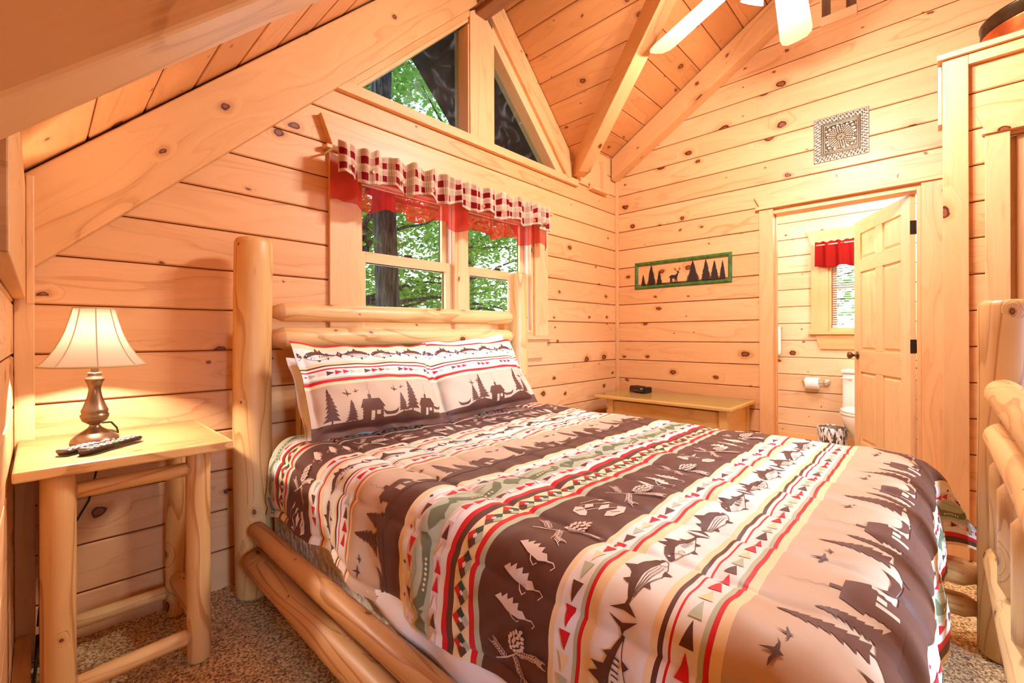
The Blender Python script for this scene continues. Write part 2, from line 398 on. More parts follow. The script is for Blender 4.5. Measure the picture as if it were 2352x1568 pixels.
# board frames round the windows: hood and sill apron with flared ends
def fr_back(o): return lambda s, t, d: (s, YB-o+d, t)
def hood(x0, x1, z0, z1, fl, th, mat='pine_trim', fr=None):
    m = MB(); m.prism([(x0, z0), (x1, z0), (x1+fl, z1), (x0-fl, z1)], fr, th, 0); return struct(m, tname(), [mat], bevel=.003)
hood(1.035, 2.79, 2.072, 2.222, .06, .042, fr=fr_back(.0425))
tbox((1.00, YB-.055, 2.052), (2.83, YB-.0005, 2.0715), 0)
tbox((1.028, YB-.022, 1.095), (1.184, YB-.0005, 2.0515), 2)                     # left casing
tbox((2.645, YB-.022, 1.095), (2.80, YB-.0005, 2.0515), 2)
tbox((1.00, YB-.055, 1.068), (2.84, YB-.0005, 1.0945), 0)                      # sill
hood(1.10, 2.735, .925, 1.0675, .055, .030, fr=fr_back(.0305))
# door casing
frR = lambda o: (lambda s, t, d: (XR-o+d, s, t))
m = MB(); m.prism([(1.015, 2.092), (-.04, 2.092), (-.085, 2.172), (1.055, 2.172)], frR(.026), .0255, 0); struct(m, tname(), ['pine_trim'], bevel=.003)
tbox((XR-.04, -.03, 2.066), (XR-.0005, 1.04, 2.0915), 1)
tbox((XR-.022, .922, 0), (XR-.0005, 1.019, 2.0655), 2)
tbox((XR-.022, -.030, 0), (XR-.0005, .084, 2.0655), 2)
m = MB(); m.box((XR-.0045, .9235, 0), (XR+.125, .946, 2.05), 2); m.box((XR-.004, .0845, 0), (XR+.125, .106, 2.05), 2); m.box((XR-.004, .106, 2.026), (XR+.125, .9235, 2.05), 1)
m.box((XR+.05, .914, 0), (XR+.064, .9235, 2.026), 2); struct(m, tname(), ['pine_trim'], bevel=.002)
# closet trims
tbox((XC, -.104, 0), (XC+.0295, -.012, 2.455), 2)
tbox((XC, -2.5, 2.405), (XC+.0295, -.1045, 2.455), 1)
m = MB(); m.box((XC-.02, -2.55, 2.456), (XR-.001, .006, 2.482), 1); struct(m, tname(), ['pine_trim'], bevel=.002)
tbox((XC+.05, -.011, 2.16), (XC+.15, .004, 2.455), 2, 'pine_trim')
m = MB(); m.prism([(-.158, 2.072), (-1.04, 2.072), (-1.07, 2.158), (-.128, 2.158)], lambda s, t, d: (XC+.005+d, s, t), .0245, 0); struct(m, tname(), ['pine_trim'], bevel=.003)
tbox((XC-.005, -1.05, 2.048), (XC+.0295, -.148, 2.0715), 1)
tbox((XC+.006, -.240, 0), (XC+.0295, -.158, 2.0475), 2)
tbox((XC+.006, -1.04, 0), (XC+.0295, -.955, 2.0475), 2)
m = MB(); m.box((XC+.06, -.952, .01), (XC+.095, -.2405, 2.03), 2, 0, .3)
m.box((XC+.05, -.36, .01), (XC+.0595, -.262, 2.03), 2); m.box((XC+.05, -.945, .01), (XC+.0595, -.85, 2.03), 2)
m.box((XC+.05, -.85, 1.92), (XC+.0595, -.36, 2.03), 1); m.box((XC+.05, -.85, .9), (XC+.0595, -.36, 1.05), 1)
struct(m, 'door_2', ['pine_door'], bevel=.003)
# framed opening high on the door wall
m = MB(); m.box((XR-.03, .405, 3.300), (XR+.0, .615, 3.362), 1); m.box((XR+.0005, .40, 3.352), (XR+.2, .409, 3.7), 2); m.box((XR+.0005, .611, 3.352), (XR+.2, .62, 3.7), 2)
m.box((XR+.02, .47, 3.36), (XR+.2, .56, 3.66), 0, 1); m.box((XR+.19, .38, 3.3), (XR+.2, .64, 3.7), 1, 2)
struct(m, tname(), ['pine_trim', 'beam_wood', 'beam_dark'], bevel=.002)

# ------------------------------------------------------------------ beams
def beam(p0, p1, up, w, d, label, mat='beam_wood', bev=.006, off=(0, 0), name='roof_beam', rnd=None):
    m = MB(); m.obox(p0, p1, up, w, d, 0, rnd, off); o = m.build(name, [mat], bevel=bev, loc=p0); tag(o, label, 'beam'); return o
# bottoms: left rafter z = 1.348+.97x
def raft(x): return 1.348+.97*x
v_ = .335/1.40
n_up = Vector((-.697, 0, .717))
def rafter_left(y0, y1, xa, xb, label, mat, mm=None):
    """rafter under the left slope, cut as a parallelogram in the x-z plane"""
    m = MB(); P = [(xa, raft(xa)), (xb, raft(xb)), (xb, zL(xb)-.012), (xa, zL(xa)-.012)]
    m.prism(P, lambda s, t, d: (s, y0+d, t), y1-y0, 0, .37)
    # run the grain along the rafter
    m.uv = [((a+b)*.71, (b-a)*.71) for a, b in m.uv]
    o = m.build('roof_beam', [mat], bevel=.006, loc=((xa+xb)/2, y0, raft((xa+xb)/2))); tag(o, label, 'beam'); return o
rafter_left(2.205, 2.284, -.055, 2.0, 'big knotty pine rafter slanting up along the window wall', 'beam_wood')
rafter_left(.645, .765, -.9, 1.1, 'blurred near rafter crossing the top left corner, closest beam to the viewer', 'beam_wood')
def poly_beam(P, y0, y1, label, mat, dirsign):
    m = MB(); m.prism(P, lambda s, t, d: (s, y0+d, t), y1-y0, 0, .6)
    m.uv = [((a+dirsign*b)*.71, (b-dirsign*a)*.71) for a, b in m.uv]
    c = P[0]; o = m.build('roof_beam', [mat], bevel=.004, loc=(c[0], y0, c[1])); tag(o, label, 'beam'); return o
zb = lambda x: 3.395-1.005*(x-2.077)
poly_beam([(2.10, zb(2.10)), (3.05, zb(3.05)), (3.10, zb(3.05)+.02), (3.07, zR(3.07)-.01), (2.16, zR(2.16)-.01), (2.10, zR(2.16)-.09)], 2.245, 2.284, 'narrow knotty rafter down the right edge of the triangular windows', 'beam_wood', -1)
m = MB(); m.obox((2.075, 2.283, 3.46), (2.075, .45, 3.46), (0, 0, 1), .16, .34); m.obox((2.075, 2.283, 3.285), (2.075, .45, 3.285), (0, 0, 1), .10, .05)
o = m.build('ridge_beam', ['beam_dark'], bevel=.006, loc=(2.075, 2.283, 3.4)); tag(o, 'dark reddish ridge beam end above the gable window mullion', 'beam')
# valley beam
h = Vector((-.509, -.861, .509)); nn = Vector((.861, -.509, 0)); A = Vector((3.125, 2.235, 2.42)) + nn*.05
m = MB(); L_ = 2.2
def vb(s_, w_, z_): return tuple(A + h*s_ + nn*w_ + Vector((0, 0, z_)))
c8 = [vb(.09, -.05, -.01), vb(.09, .05, -.01), vb(L_, .05, 0), vb(L_, -.05, 0), vb(-.03, -.05, .36), vb(-.03, .05, .36), vb(L_, .05, .36), vb(L_, -.05, .36), vb(-.03, -.05, .045), vb(-.03, .05, .045)]
FF = [(0, 3, 2, 1), (4, 5, 6, 7), (0, 8, 4, 7, 3), (1, 2, 6, 5, 9), (8, 0, 1, 9), (8, 9, 5, 4), (3, 7, 6, 2)]
def bu(i, side): v = Vector(c8[i])-A; return (v.dot(h)/1.12, (v.z if side else v.dot(nn)+.4))
UU = [[bu(i, 0) for i in f] for f in FF[:2]] + [[bu(i, 1) for i in f] for f in FF[2:4]] + [[bu(i, 0) for i in f] for f in FF[4:]]
m.shared(c8, FF, UU, 0, .7, False)
o = m.build('roof_beam', ['beam_wood'], bevel=.005, loc=tuple(A)); tag(o, 'heavy valley beam dropping to the window wall right of the gable, shaded on its left face', 'beam')
# rafter along the door wall
zr = lambda y: 2.583+.592*(2.259-y)
m = MB(); P = [(2.27, zr(2.27)), (-.45, zr(-.45)), (-.45, zM(-.45)-.01), (2.27, zM(2.27)-.01)]
m.prism(P, lambda s, t, d: (XR-.115+d, s, t), .112, 0, .2); m.uv = [((a*.86-b*.51), (b*.86+a*.51)) for a, b in m.uv]
o = m.build('roof_beam', ['beam_wood'], bevel=.004, loc=(XR-.115, 2.27, 2.58)); tag(o, 'pale rafter running up along the door wall behind the ceiling fan', 'beam')

# ------------------------------------------------------------------ windows
t = NT('glass'); lw = t.math('ADD', .035, t.math('MULTIPLY', t.math('POWER', t.n('LayerWeight', {'Blend': .5}).outputs['Facing'], 4.0), .35))
tr = t.n('BsdfTransparent', {0: (.93, .97, .96, 1)}).outputs[0]; gl = t.n('BsdfGlossy', {'Roughness': .02}).outputs[0]
mx = t.n('MixShader', {0: t.math('MULTIPLY', lw, .8), 1: tr, 2: gl}); t.t.links.new(mx.outputs[0], t.out.inputs[0]); MAT['glass'] = t.m
t = NT('dusty_glass'); lw = t.math('ADD', .035, t.math('MULTIPLY', t.math('POWER', t.n('LayerWeight', {'Blend': .5}).outputs['Facing'], 4.0), .35))
tr = t.n('BsdfTransparent', {0: (.80, .88, .92, 1)}).outputs[0]; gl = t.n('BsdfGlossy', {'Roughness': .03}).outputs[0]
mx = t.n('MixShader', {0: t.math('MULTIPLY', lw, .8), 1: tr, 2: gl})
tc = t.n('TexCoord').outputs['Object']; dn = t.n('TexNoise', {'Vector': tc, 'Scale': 7.0, 'Detail': 6.0, 'Distortion': 1.5}).outputs[0]
df = t.n('BsdfDiffuse', {0: (.6, .65, .7, 1)}).outputs[0]
m2 = t.n('MixShader', {0: t.math('MULTIPLY', t.ss(dn, .5, .8), .12), 1: mx.outputs[0], 2: df}); t.t.links.new(m2.outputs[0], t.out.inputs[0]); MAT['dusty_glass'] = t.m
simple('bronze', srgb(60, 42, 28), .35, .8)
simple('vinyl_white', srgb(235, 232, 225), .4)
simple('black_seal', srgb(20, 20, 22), .5)
def double_hung(name, x0, x1, z0, z1, zm):
    w = thing(name, (x0, YB, z0), 'double-hung window unit', 'window'); del w['label']; del w['category']; w['kind'] = 'structure'
    m = MB(); D = .14
    m.box((x0, YB-.004, z0), (x0+.022, YB+D, z1), 2); m.box((x1-.022, YB-.004, z0), (x1, YB+D, z1), 2)
    m.box((x0+.022, YB-.004, z0), (x1-.022, YB+D, z0+.02), 0); m.box((x0+.022, YB-.004, z1-.02), (x1-.022, YB+D, z1), 0)
    for xx in (x0+.022, x1-.026): m.box((xx, YB+.030, z0+.02), (xx+.004, YB+.10, z1-.02), 2, 1)
    m.build('window_frame', ['pine_trim', 'vinyl_white'], w, bevel=.002)
    for nm, y0, za, zb_ in (('upper_sash', YB+.072, zm+.0, z1-.02), ('lower_sash', YB+.034, z0+.02, zm+.056)):
        m = MB(); a, b = x0+.027, x1-.027; sw = .040; r0 = .056 if nm[0] == 'u' else .075
        m.box((a, y0, za), (a+sw, y0+.034, zb_), 2); m.box((b-sw, y0, za), (b, y0+.034, zb_), 2)
        m.box((a+sw, y0, za), (b-sw, y0+.034, za+r0), 0); m.box((a+sw, y0, zb_-.056), (b-sw, y0+.034, zb_), 0)
        for lo, hi in (((a+sw, y0+.026, za+r0), (a+sw+.006, y0+.03, zb_-.056)), ((b-sw-.006, y0+.026, za+r0), (b-sw, y0+.03, zb_-.056)), ((a+sw, y0+.026, zb_-.062), (b-sw, y0+.03, zb_-.056))): m.box(lo, hi, 2, 1)
        s_ = m.build(nm, ['pine_trim', 'black_seal'], w, bevel=.002)
        m = MB(); m.box((a+sw-.003, y0+.015, za+r0-.003), (b-sw+.003, y0+.019, zb_-.053), 0); m.build('pane', ['glass'], s_)
    m = MB(); xm = (x0+x1)/2; m.box((xm-.03, YB+.036, zm+.0565), (xm+.03, YB+.064, zm+.064), 0); m.tube([(xm-.02, YB+.05, zm+.066), (xm+.028, YB+.045, zm+.071)], [.008, .005], 8); m.build('sash_lock', ['bronze'], w)
double_hung('window_1', 1.19, 1.885, 1.12, 2.03, 1.514)
double_hung('window_2', 1.955, 2.64, 1.12, 2.03, 1.514)
m = MB(); m.box((1.8855, YB-.006, 1.12), (1.9545, YB+.14, 2.03), 2); struct(m, tname(), ['pine_trim'], bevel=.003)
# gable windows
for nm, P, mats in (('window_3', [(1.17, 2.425), (1.985, 2.425), (1.985, 3.215)], 0), ('window_4', [(2.195, 2.425), (2.965, 2.425), (2.195, 3.20)], 0)):
    m = MB(); m.prism(P, lambda s, t, d: (s, YB+.075+d, t), .005, 0); w = m.build(nm, ['dusty_glass']); w['kind'] = 'structure'
m = MB(); m.prism([(1.978, 2.4385), (2.200, 2.4385), (2.200, 3.215), (2.10, 3.31), (2.05, 3.31), (1.978, 3.255)], lambda s, t, d: (s, YB-.03+d, t), .15, 0); m.uv = [(b, a) for a, b in m.uv]
struct(m, tname(), ['pine_trim'], bevel=.003)
gl_ = lambda x: 1.285+.965*x
m = MB()
m.prism([(1.13, raft(1.13)-.045), (1.978, raft(1.978)-.045), (1.978, raft(1.978)+.01), (1.13, raft(1.13)+.01)], lambda s, t, d: (s, YB-.026+d, t), .15, 0)
m.uv = [((a+b)*.7, (b-a)*.7) for a, b in m.uv]; struct(m, tname(), ['beam_wood'], bevel=.003)
m = MB(); m.prism([(1.165, 2.4385), (1.20, 2.4385), (1.977, gl_(1.977)), (1.977, raft(1.977)-.045), (1.13, raft(1.13)-.045), (1.11, 2.4385)], lambda s, t, d: (s, YB-.012+d, t), .13, 0)
m.uv = [((a+b)*.7, (b-a)*.7) for a, b in m.uv]; struct(m, tname(), ['pine_trim'], bevel=.002)
m = MB(); m.prism([(2.201, 3.17), (2.93, 2.4385), (3.03, 2.4385), (2.201, 3.275)], lambda s, t, d: (s, YB-.012+d, t), .13, 0)
m.uv = [((a-b)*.7, (b+a)*.7) for a, b in m.uv]; struct(m, tname(), ['pine_trim'], bevel=.002)
tbox((1.11, YB+.0005, 2.40), (3.03, YB+.14, 2.4375), 0)
for x0, x1 in ((1.9665, 1.9775), (2.2005, 2.2085)): tbox((x0, YB-.02, 2.4385), (x1, YB+.12, 3.17), 2)
# eaves outside
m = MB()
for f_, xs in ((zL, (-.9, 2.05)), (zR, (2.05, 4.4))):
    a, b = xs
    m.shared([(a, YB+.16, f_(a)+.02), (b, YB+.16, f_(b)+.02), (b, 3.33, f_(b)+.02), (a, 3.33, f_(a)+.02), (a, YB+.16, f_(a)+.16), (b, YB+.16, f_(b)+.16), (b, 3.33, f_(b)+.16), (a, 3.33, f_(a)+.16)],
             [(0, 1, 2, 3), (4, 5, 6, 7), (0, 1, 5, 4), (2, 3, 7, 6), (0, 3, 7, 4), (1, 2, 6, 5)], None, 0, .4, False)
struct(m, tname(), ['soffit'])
m = MB(); m.box((-1.2, YB+.03, -.3), (1.185, YB+.15, 1.9), 2); m.box((2.645, YB+.03, -.3), (XR+1.8, YB+.15, 2.4), 2); m.box((1.185, YB+.03, -.3), (2.645, YB+.15, 1.115), 0); m.box((1.185, YB+.03, 2.04), (2.645, YB+.15, 2.395), 0)
m.prism([(-1.2, 1.9), (1.185, 1.9), (1.185, 2.39), (1.10, 2.39), (1.10, raft(1.10)), (-1.2, raft(1.1))], lambda s, t, d: (s, YB+.03+d, t), .12, 0)
m.box((3.05, YB+.03, 2.39), (XR+.1, YB+.15, 2.9), 0)
struct(m, 'wall_exterior', ['beam_dark'])

# ------------------------------------------------------------------ outdoors
def leafmat(name, a, b, c_):
    t = NT(name); rnd = t.n('Attribute', attribute_name='rnd').outputs['Fac']
    c = t.ramp(rnd, [(0, a), (.5, b), (1, c_)])
    d1 = t.n('BsdfDiffuse', {0: c}).outputs[0]; d2 = t.n('BsdfTranslucent', {0: t.mix(.4, c, (.6, .8, .1, 1))}).outputs[0]; g = t.n('BsdfGlossy', {'Roughness': .45}).outputs[0]
    m1 = t.n('MixShader', {0: .5, 1: d1, 2: d2}).outputs[0]; m2 = t.n('MixShader', {0: .08, 1: m1, 2: g}).outputs[0]
    t.t.links.new(m2, t.out.inputs[0]); MAT[name] = t.m
leafmat('leaves', (.05, .13, .02), (.16, .36, .05), (.50, .72, .14))
t = NT('bark'); tc = t.n('TexCoord').outputs['Object']; mp = t.n('Mapping', {0: tc, 3: (1, 1, .14)}).outputs[0]
n1 = t.n('TexNoise', {'Vector': mp, 'Scale': 34.0, 'Detail': 5.0, 'Distortion': .6}).outputs[0]
c = t.ramp(n1, [(.35, (.022, .017, .014)), (.55, (.10, .085, .07)), (.75, (.22, .20, .18))])
t.bsdf(**{'Base Color': c, 'Roughness': .95, 'Normal': t.bump(n1, 1.0, .05)}); MAT['bark'] = t.m
simple('forest_floor', (.12, .14, .05), .95, noise=.5, nscale=3)
m = MB(); m.box((-20, YB+.5, -2.6), (30, 40, -2.5), 0); m.box((XR+2, -20, -2.6), (40, YB+.5, -2.5), 0); o = m.build('ground', ['forest_floor'], kind='structure')
def foliage_tree(x, y, r, label, zr, spread, nl, seed, nb=26, lean=0.0, leaf=.060, ymin=None):
    rs = np.random.RandomState(seed); root = thing('maple_tree', (x, y, -2.5), label, 'tree', 'trees outside the windows')
    m = MB(); H = 7.5
    pts = [(x+lean*(z+2.5)+.03*math.sin(z*1.3+seed), y+.03*math.cos(z*1.7), z) for z in np.linspace(-2.5, H, 22)]
    m.tube(pts, [r*(1.15-.05*i) if i < 8 else r*(.8-.02*(i-7)) for i in range(22)], 20, 0, .3, wob=.05); m.build('trunk', ['bark'], root)
    m = MB(); cen = []
    for k in range(nb):
        z = zr[0] + (zr[1]-zr[0])*rs.rand(); a = rs.rand()*2*PI; L = spread*(.45+.6*rs.rand()); up = rs.rand()*.35-.05
        P = [(x+lean*(z+2.5), y, z)]; ang = a
        for j in range(7):
            ang += rs.randn()*.2; px, py, pz = P[-1]; P.append((px+math.cos(ang)*L/7, py+math.sin(ang)*L/7, pz+(up+rs.randn()*.10)*L/7))
        if ymin: P = [(a_, max(b_, ymin), c_) for a_, b_, c_ in P]
        m.tube(P, [max(.004, .022*(1-j/8)*min(1.5, r/.1)) for j in range(8)], 6, 0, .5)
        for j in range(2, 8):
            for _ in range(3): cen.append((P[j][0]+rs.randn()*.22, P[j][1]+rs.randn()*.22, P[j][2]+rs.randn()*.10))
    m.build('branches', ['bark'], root)
    cen = np.array(cen); ci = rs.randint(0, len(cen), nl); C = cen[ci] + rs.randn(nl, 3)*np.array([.20, .20, .07])
    if ymin: C[:, 1] = np.maximum(C[:, 1], ymin+.02*rs.rand(nl))
    shape = np.array([(0, -.5), (.28, -.30), (.52, -.05), (.24, .05), (.30, .34), (0, .62), (-.30, .34), (-.24, .05), (-.52, -.05), (-.28, -.30)])
    s = leaf*(.65+.7*rs.rand(nl)); a = rs.rand(nl)*2*PI
    nrm = np.stack([rs.randn(nl)*.55, rs.randn(nl)*.55, np.ones(nl)], 1); nrm /= np.linalg.norm(nrm, axis=1)[:, None]
    t1 = np.cross(nrm, np.tile([0, 1., 0.1], (nl, 1))); t1 /= np.linalg.norm(t1, axis=1)[:, None]; t2 = np.cross(nrm, t1)
    ca, sa = np.cos(a), np.sin(a)
    lx = shape[None, :, 0]*s[:, None]; ly = shape[None, :, 1]*s[:, None]; X = lx*ca[:, None]-ly*sa[:, None]; Y = lx*sa[:, None]+ly*ca[:, None]
    V = C[:, None, :] + t1[:, None, :]*X[:, :, None] + t2[:, None, :]*Y[:, :, None] + nrm[:, None, :]*(-(lx**2)*2.5)[:, :, None]
    ns = len(shape); me = bpy.data.meshes.new('foliage'); me.vertices.add(nl*ns); me.vertices.foreach_set('co', V.reshape(-1).astype(np.float32))
    me.loops.add(nl*ns); me.loops.foreach_set('vertex_index', np.arange(nl*ns, dtype=np.int32)); me.polygons.add(nl)
    me.polygons.foreach_set('loop_start', np.arange(0, nl*ns, ns, dtype=np.int32)); me.polygons.foreach_set('loop_total', np.full(nl, ns, dtype=np.int32))
    at = me.attributes.new('rnd', 'FLOAT', 'FACE'); at.data.foreach_set('value', np.clip(rs.rand(nl)*.7+.3*rs.rand(len(cen))[ci], 0, 1).astype(np.float32))
    me.materials.append(MAT['leaves']); me.update(calc_edges=True); me.validate(); f = bpy.data.objects.new('foliage', me); COL.objects.link(f)
    f.parent = root; f.matrix_parent_inverse = Matrix.Translation(-root.location); f['kind'] = 'stuff'
    return root
foliage_tree(2.14, 3.60, .135, 'thick dark trunk standing close outside the left window pane', (.4, 4.6), 2.2, 6500, 1, nb=30, ymin=3.95)
foliage_tree(4.6, 5.4, .09, 'slender maple whose leaves fill the right window unit', (.2, 4.6), 2.2, 14000, 2, nb=40, ymin=3.8)
foliage_tree(1.75, 5.6, .05, 'thin forked sapling left of the thick trunk outside', (.3, 4.4), 1.8, 8000, 3, nb=30, lean=.03)
foliage_tree(6.6, 7.6, .12, 'farther leafy maple behind the slender one', (.0, 5.5), 2.8, 16000, 4, nb=55, leaf=.075)
foliage_tree(3.4, 8.6, .10, 'distant maple behind the thick trunk', (.0, 6), 3.2, 17000, 5, nb=60, leaf=.08)
foliage_tree(9.2, 2.2, .12, 'maple seen through the bathroom window blind', (.3, 3.6), 2.4, 4500, 6, nb=30, leaf=.085)

# ------------------------------------------------------------------ bathroom beyond the door
XB = 5.41
m = MB(); fr = lambda s, t, d: (XB+d, s, t)
boards(m, [[(-.6, -.02), (1.75, -.02), (1.75, 2.47), (-.6, 2.47)]], fr, Z0, DZ, (-.2, 2.5), holes=[(.35, .80, 1.13, 2.0)], seed=51)
fr = lambda s, t, d: (s, 1.75+d, t); boards(m, [[(XR+.12, -.02), (XB, -.02), (XB, 2.47), (XR+.12, 2.47)]], fr, Z0, DZ, (-.2, 2.5), seed=52)
fr = lambda s, t, d: (s, -.6-d, t); boards(m, [[(XR+.12, -.02), (XB, -.02), (XB, 2.47), (XR+.12, 2.47)]], fr, Z0, DZ, (-.2, 2.5), seed=53)
fr = lambda s, t, d: (XR+.125-d, s, t); boards(m, [[(-.6, -.02), (1.75, -.02), (1.75, 2.47), (-.6, 2.47)]], fr, Z0, DZ, (-.2, 2.5), holes=[(.084, .945, -.1, 2.05)], seed=54)
struct(m, 'wall_bathroom', ['pine_overlit', 'groove'])
m = MB(); fr = lambda s, t, d: (t, s, 2.45+d); boards(m, [[(-.6, XR+.12), (1.75, XR+.12), (1.75, XB), (-.6, XB)]], fr, XR, .16, (XR, XB+.1), seed=55); struct(m, 'ceiling', ['pine_wall', 'groove'])
simple('bath_tile', srgb(214, 186, 150), .35, noise=.06, nscale=5)
m = MB(); m.box((XR, -.6, -.03), (XB, 1.75, .002), 0); struct(m, 'floor', ['bath_tile'])
tbox((XB-.02, -.2, .003), (XB-.0005, 1.7, .085), 1)
frB = lambda s, t, d: (XB-.023+d, s, t)
m = MB(); m.prism([(.94, 1.995), (.2, 1.995), (.16, 2.14), (.985, 2.14)], frB, .0225, 0); struct(m, tname(), ['pine_trim'], bevel=.003)
tbox((XB-.02, .80, 1.13), (XB-.0005, .945, 1.9945), 2); tbox((XB-.02, .20, 1.13), (XB-.0005, .35, 1.9945), 2)
tbox((XB-.05, .18, 1.10), (XB-.0005, .965, 1.1295), 1)
m = MB(); m.prism([(.87, .955), (.27, .955), (.22, 1.0995), (.915, 1.0995)], frB, .0225, 0); struct(m, tname(), ['pine_trim'], bevel=.003)
w = thing('window_5', (XB, .575, 1.13), 'x', 'window'); del w['label']; del w['category']; w['kind'] = 'structure'
m = MB(); m.box((XB-.003, .78, 1.13), (XB+.12, .80, 2.0), 2); m.box((XB-.003, .35, 1.13), (XB+.12, .37, 2.0), 2); m.box((XB-.003, .37, 1.13), (XB+.12, .78, 1.165), 1); m.box((XB-.003, .37, 1.97), (XB+.12, .78, 2.0), 1)
m.box((XB+.06, .74, 1.165), (XB+.09, .78, 1.97), 2); m.box((XB+.06, .37, 1.165), (XB+.09, .41, 1.97), 2); m.box((XB+.06, .41, 1.55), (XB+.09, .74, 1.60), 1, 1)
m.build('window_frame', ['pine_trim', 'vinyl_white'], w, bevel=.002)
m = MB(); m.box((XB+.072, .41, 1.165), (XB+.076, .74, 1.97), 2); m.build('pane', ['glass'], w)
m = MB(); m.box((XB+.012, .375, 1.935), (XB+.05, .775, 1.968), 1)
for i in range(34):
    z = 1.19+i*.0225; M = Matrix.Translation((XB+.03, .575, z)) @ Matrix.Rotation(math.radians(-24), 4, 'Y'); m.box((-.012, -.195, -.001), (.012, .195, .001), 1, 0, 0, M)
m.box((XB+.018, .378, 1.168), (XB+.044, .772, 1.182), 1)
for y in (.44, .71): m.tube([(XB+.016, y, 1.18), (XB+.016, y, 1.94)], .0012, 6)
o = m.build('window_blind', ['vinyl_white'], loc=(XB+.03, .575, 1.95)); tag(o, 'white slatted blind inside the bathroom window', 'blind')
simple('red_cloth', srgb(205, 22, 18), .8, noise=.06, nscale=300)

def drape_cloth(name, mats, x0, x1, ztop, zbot, yc, amp, nf, seed, fr, parent=None, zb_wave=.01, top_amp=None, nx=260, nz=26, mat=0, flare=0.0, sag=0.0, label=None, cat=None, thick=.0015, uvscale=1.12):
    """a gathered strip of cloth; fr(x,y,z)"""
    rs = random.Random(seed); ph = [rs.random()*6.3 for _ in range(8)]
    def yy(x, q):
        a = amp*(.55+.45*math.sin(x*5.1+ph[0]))*(.35+.65*q) if top_amp is None else (top_amp*(1-q)+amp*q)
        w = math.sin(nf*x + 1.4*math.sin(x*7.3+ph[1]) + .5*math.sin(x*17+ph[5])*(1-q)+ph[2])
        return a*(w + .35*math.sin(2.1*nf*x+ph[3]+q*1.5)) + flare*q
    V = []; F = []; U = []
    for j in range(nz+1):
        q = j/nz
        for i in range(nx+1):
            x = x0+(x1-x0)*i/nx; y = yc - yy(x, q)
            zt = ztop + .006*math.sin(nf*1.7*x+ph[4]) + .004*math.sin(x*53+ph[6]); zb2 = zbot + zb_wave*math.sin(nf*.5*x+ph[6]) - sag*math.sin(PI*i/nx)
            z = zt + (zb2-zt)*q
            V.append((x, y, z))
    n1 = len(V)
    F = []
    for j in range(nz):
        for i in range(nx):
            a = j*(nx+1)+i; F.append((a, a+1, a+nx+2, a+nx+1))
            u0, u1 = (x1-x0)*i/nx*uvscale, (x1-x0)*(i+1)/nx*uvscale; v0, v1 = (ztop-zbot)*j/nz, (ztop-zbot)*(j+1)/nz
            U.append([(u0, -v0), (u1, -v0), (u1, -v1), (u0, -v1)])
    m = MB(); m.shared([fr(*p) for p in V], F, U, mat, 0, True)
    o = m.build(name, mats, parent); s = o.modifiers.new('th', 'SOLIDIFY'); s.thickness = thick; s.offset = 0
    if label: tag(o, label, cat)
    return o
def cloth_trans(name, colfn, tr=.45):
    t = NT(name); c = colfn(t); fb = t.n('TexNoise', {'Vector': t.n('Mapping', {0: t.n('UVMap').outputs[0], 3: (1, 1, 1)}).outputs[0], 'Scale': 700.0}).outputs[0]
    bp = t.bump(fb, .25, .001)
    d = t.n('BsdfDiffuse', {0: c, 'Normal': bp}).outputs[0]; l = t.n('BsdfTranslucent', {0: c}).outputs[0]; tp = t.n('BsdfTransparent', {0: (1, .93, .95, 1)}).outputs[0]
    m1 = t.n('MixShader', {0: tr, 1: d, 2: l}).outputs[0]
    m2 = t.n('MixShader', {0: .52 if tr > .4 else 0.0, 1: m1, 2: tp}).outputs[0]; t.t.links.new(m2, t.out.inputs[0]); MAT[name] = t.m
cloth_trans('red_sheer', lambda t: t.mix(0.0, (*srgb(196, 44, 36), 1), (*srgb(196, 44, 36), 1)), .55)
cloth_trans('red_cotton', lambda t: t.mix(0.0, (*srgb(165, 36, 30), 1), (*srgb(165, 36, 30), 1)), .3)
def plaid(t):
    uv = t.n('UVMap').outputs[0]; sp = t.n('SeparateXYZ', {0: uv}); P = .076
    def st(x, a, b):
        f = t.math('FRACT', t.math('ADD', t.math('DIVIDE', x, P), 20.0)); return t.math('MULTIPLY', t.math('GREATER_THAN', f, a), t.math('LESS_THAN', f, b))
    c = (*srgb(226, 206, 170), 1); u, v = sp.outputs[0], sp.outputs[1]
    su, sv = st(u, .06, .54), st(v, .06, .54); one = t.math('MAXIMUM', su, sv); both = t.math('MULTIPLY', su, sv)
    c = t.mix(t.math('MULTIPLY', one, .95), c, (*srgb(206, 160, 138), 1)); c = t.mix(both, c, (*srgb(128, 26, 30), 1))
    ln = t.math('MAXIMUM', t.math('MAXIMUM', st(u, .62, .645), st(u, .72, .745)), t.math('MAXIMUM', st(v, .62, .645), st(v, .72, .745)))
    ln = t.math('MAXIMUM', ln, t.math('MAXIMUM', st(u, .82, .845), st(v, .82, .845)))
    return t.mix(t.math('MULTIPLY', ln, .7), c, (*srgb(120, 90, 60), 1))
cloth_trans('plaid_cloth', plaid, .12)
frBr = lambda x, y, z: (XB-.07+y, x, z)
v5 = thing('curtain_valance', (XB-.07, .575, 1.98), 'short plain red gathered valance over the bathroom window', 'curtain')
drape_cloth('curtain_cloth', ['red_cotton'], .18, .90, 2.015, 1.765, 0, .018, 60, 5, frBr, v5, nx=160)
m = MB(); m.tube([(XB-.07, .17, 1.985), (XB-.07, .91, 1.985)], .006, 8); m.build('curtain_rod', ['vinyl_white'], v5)

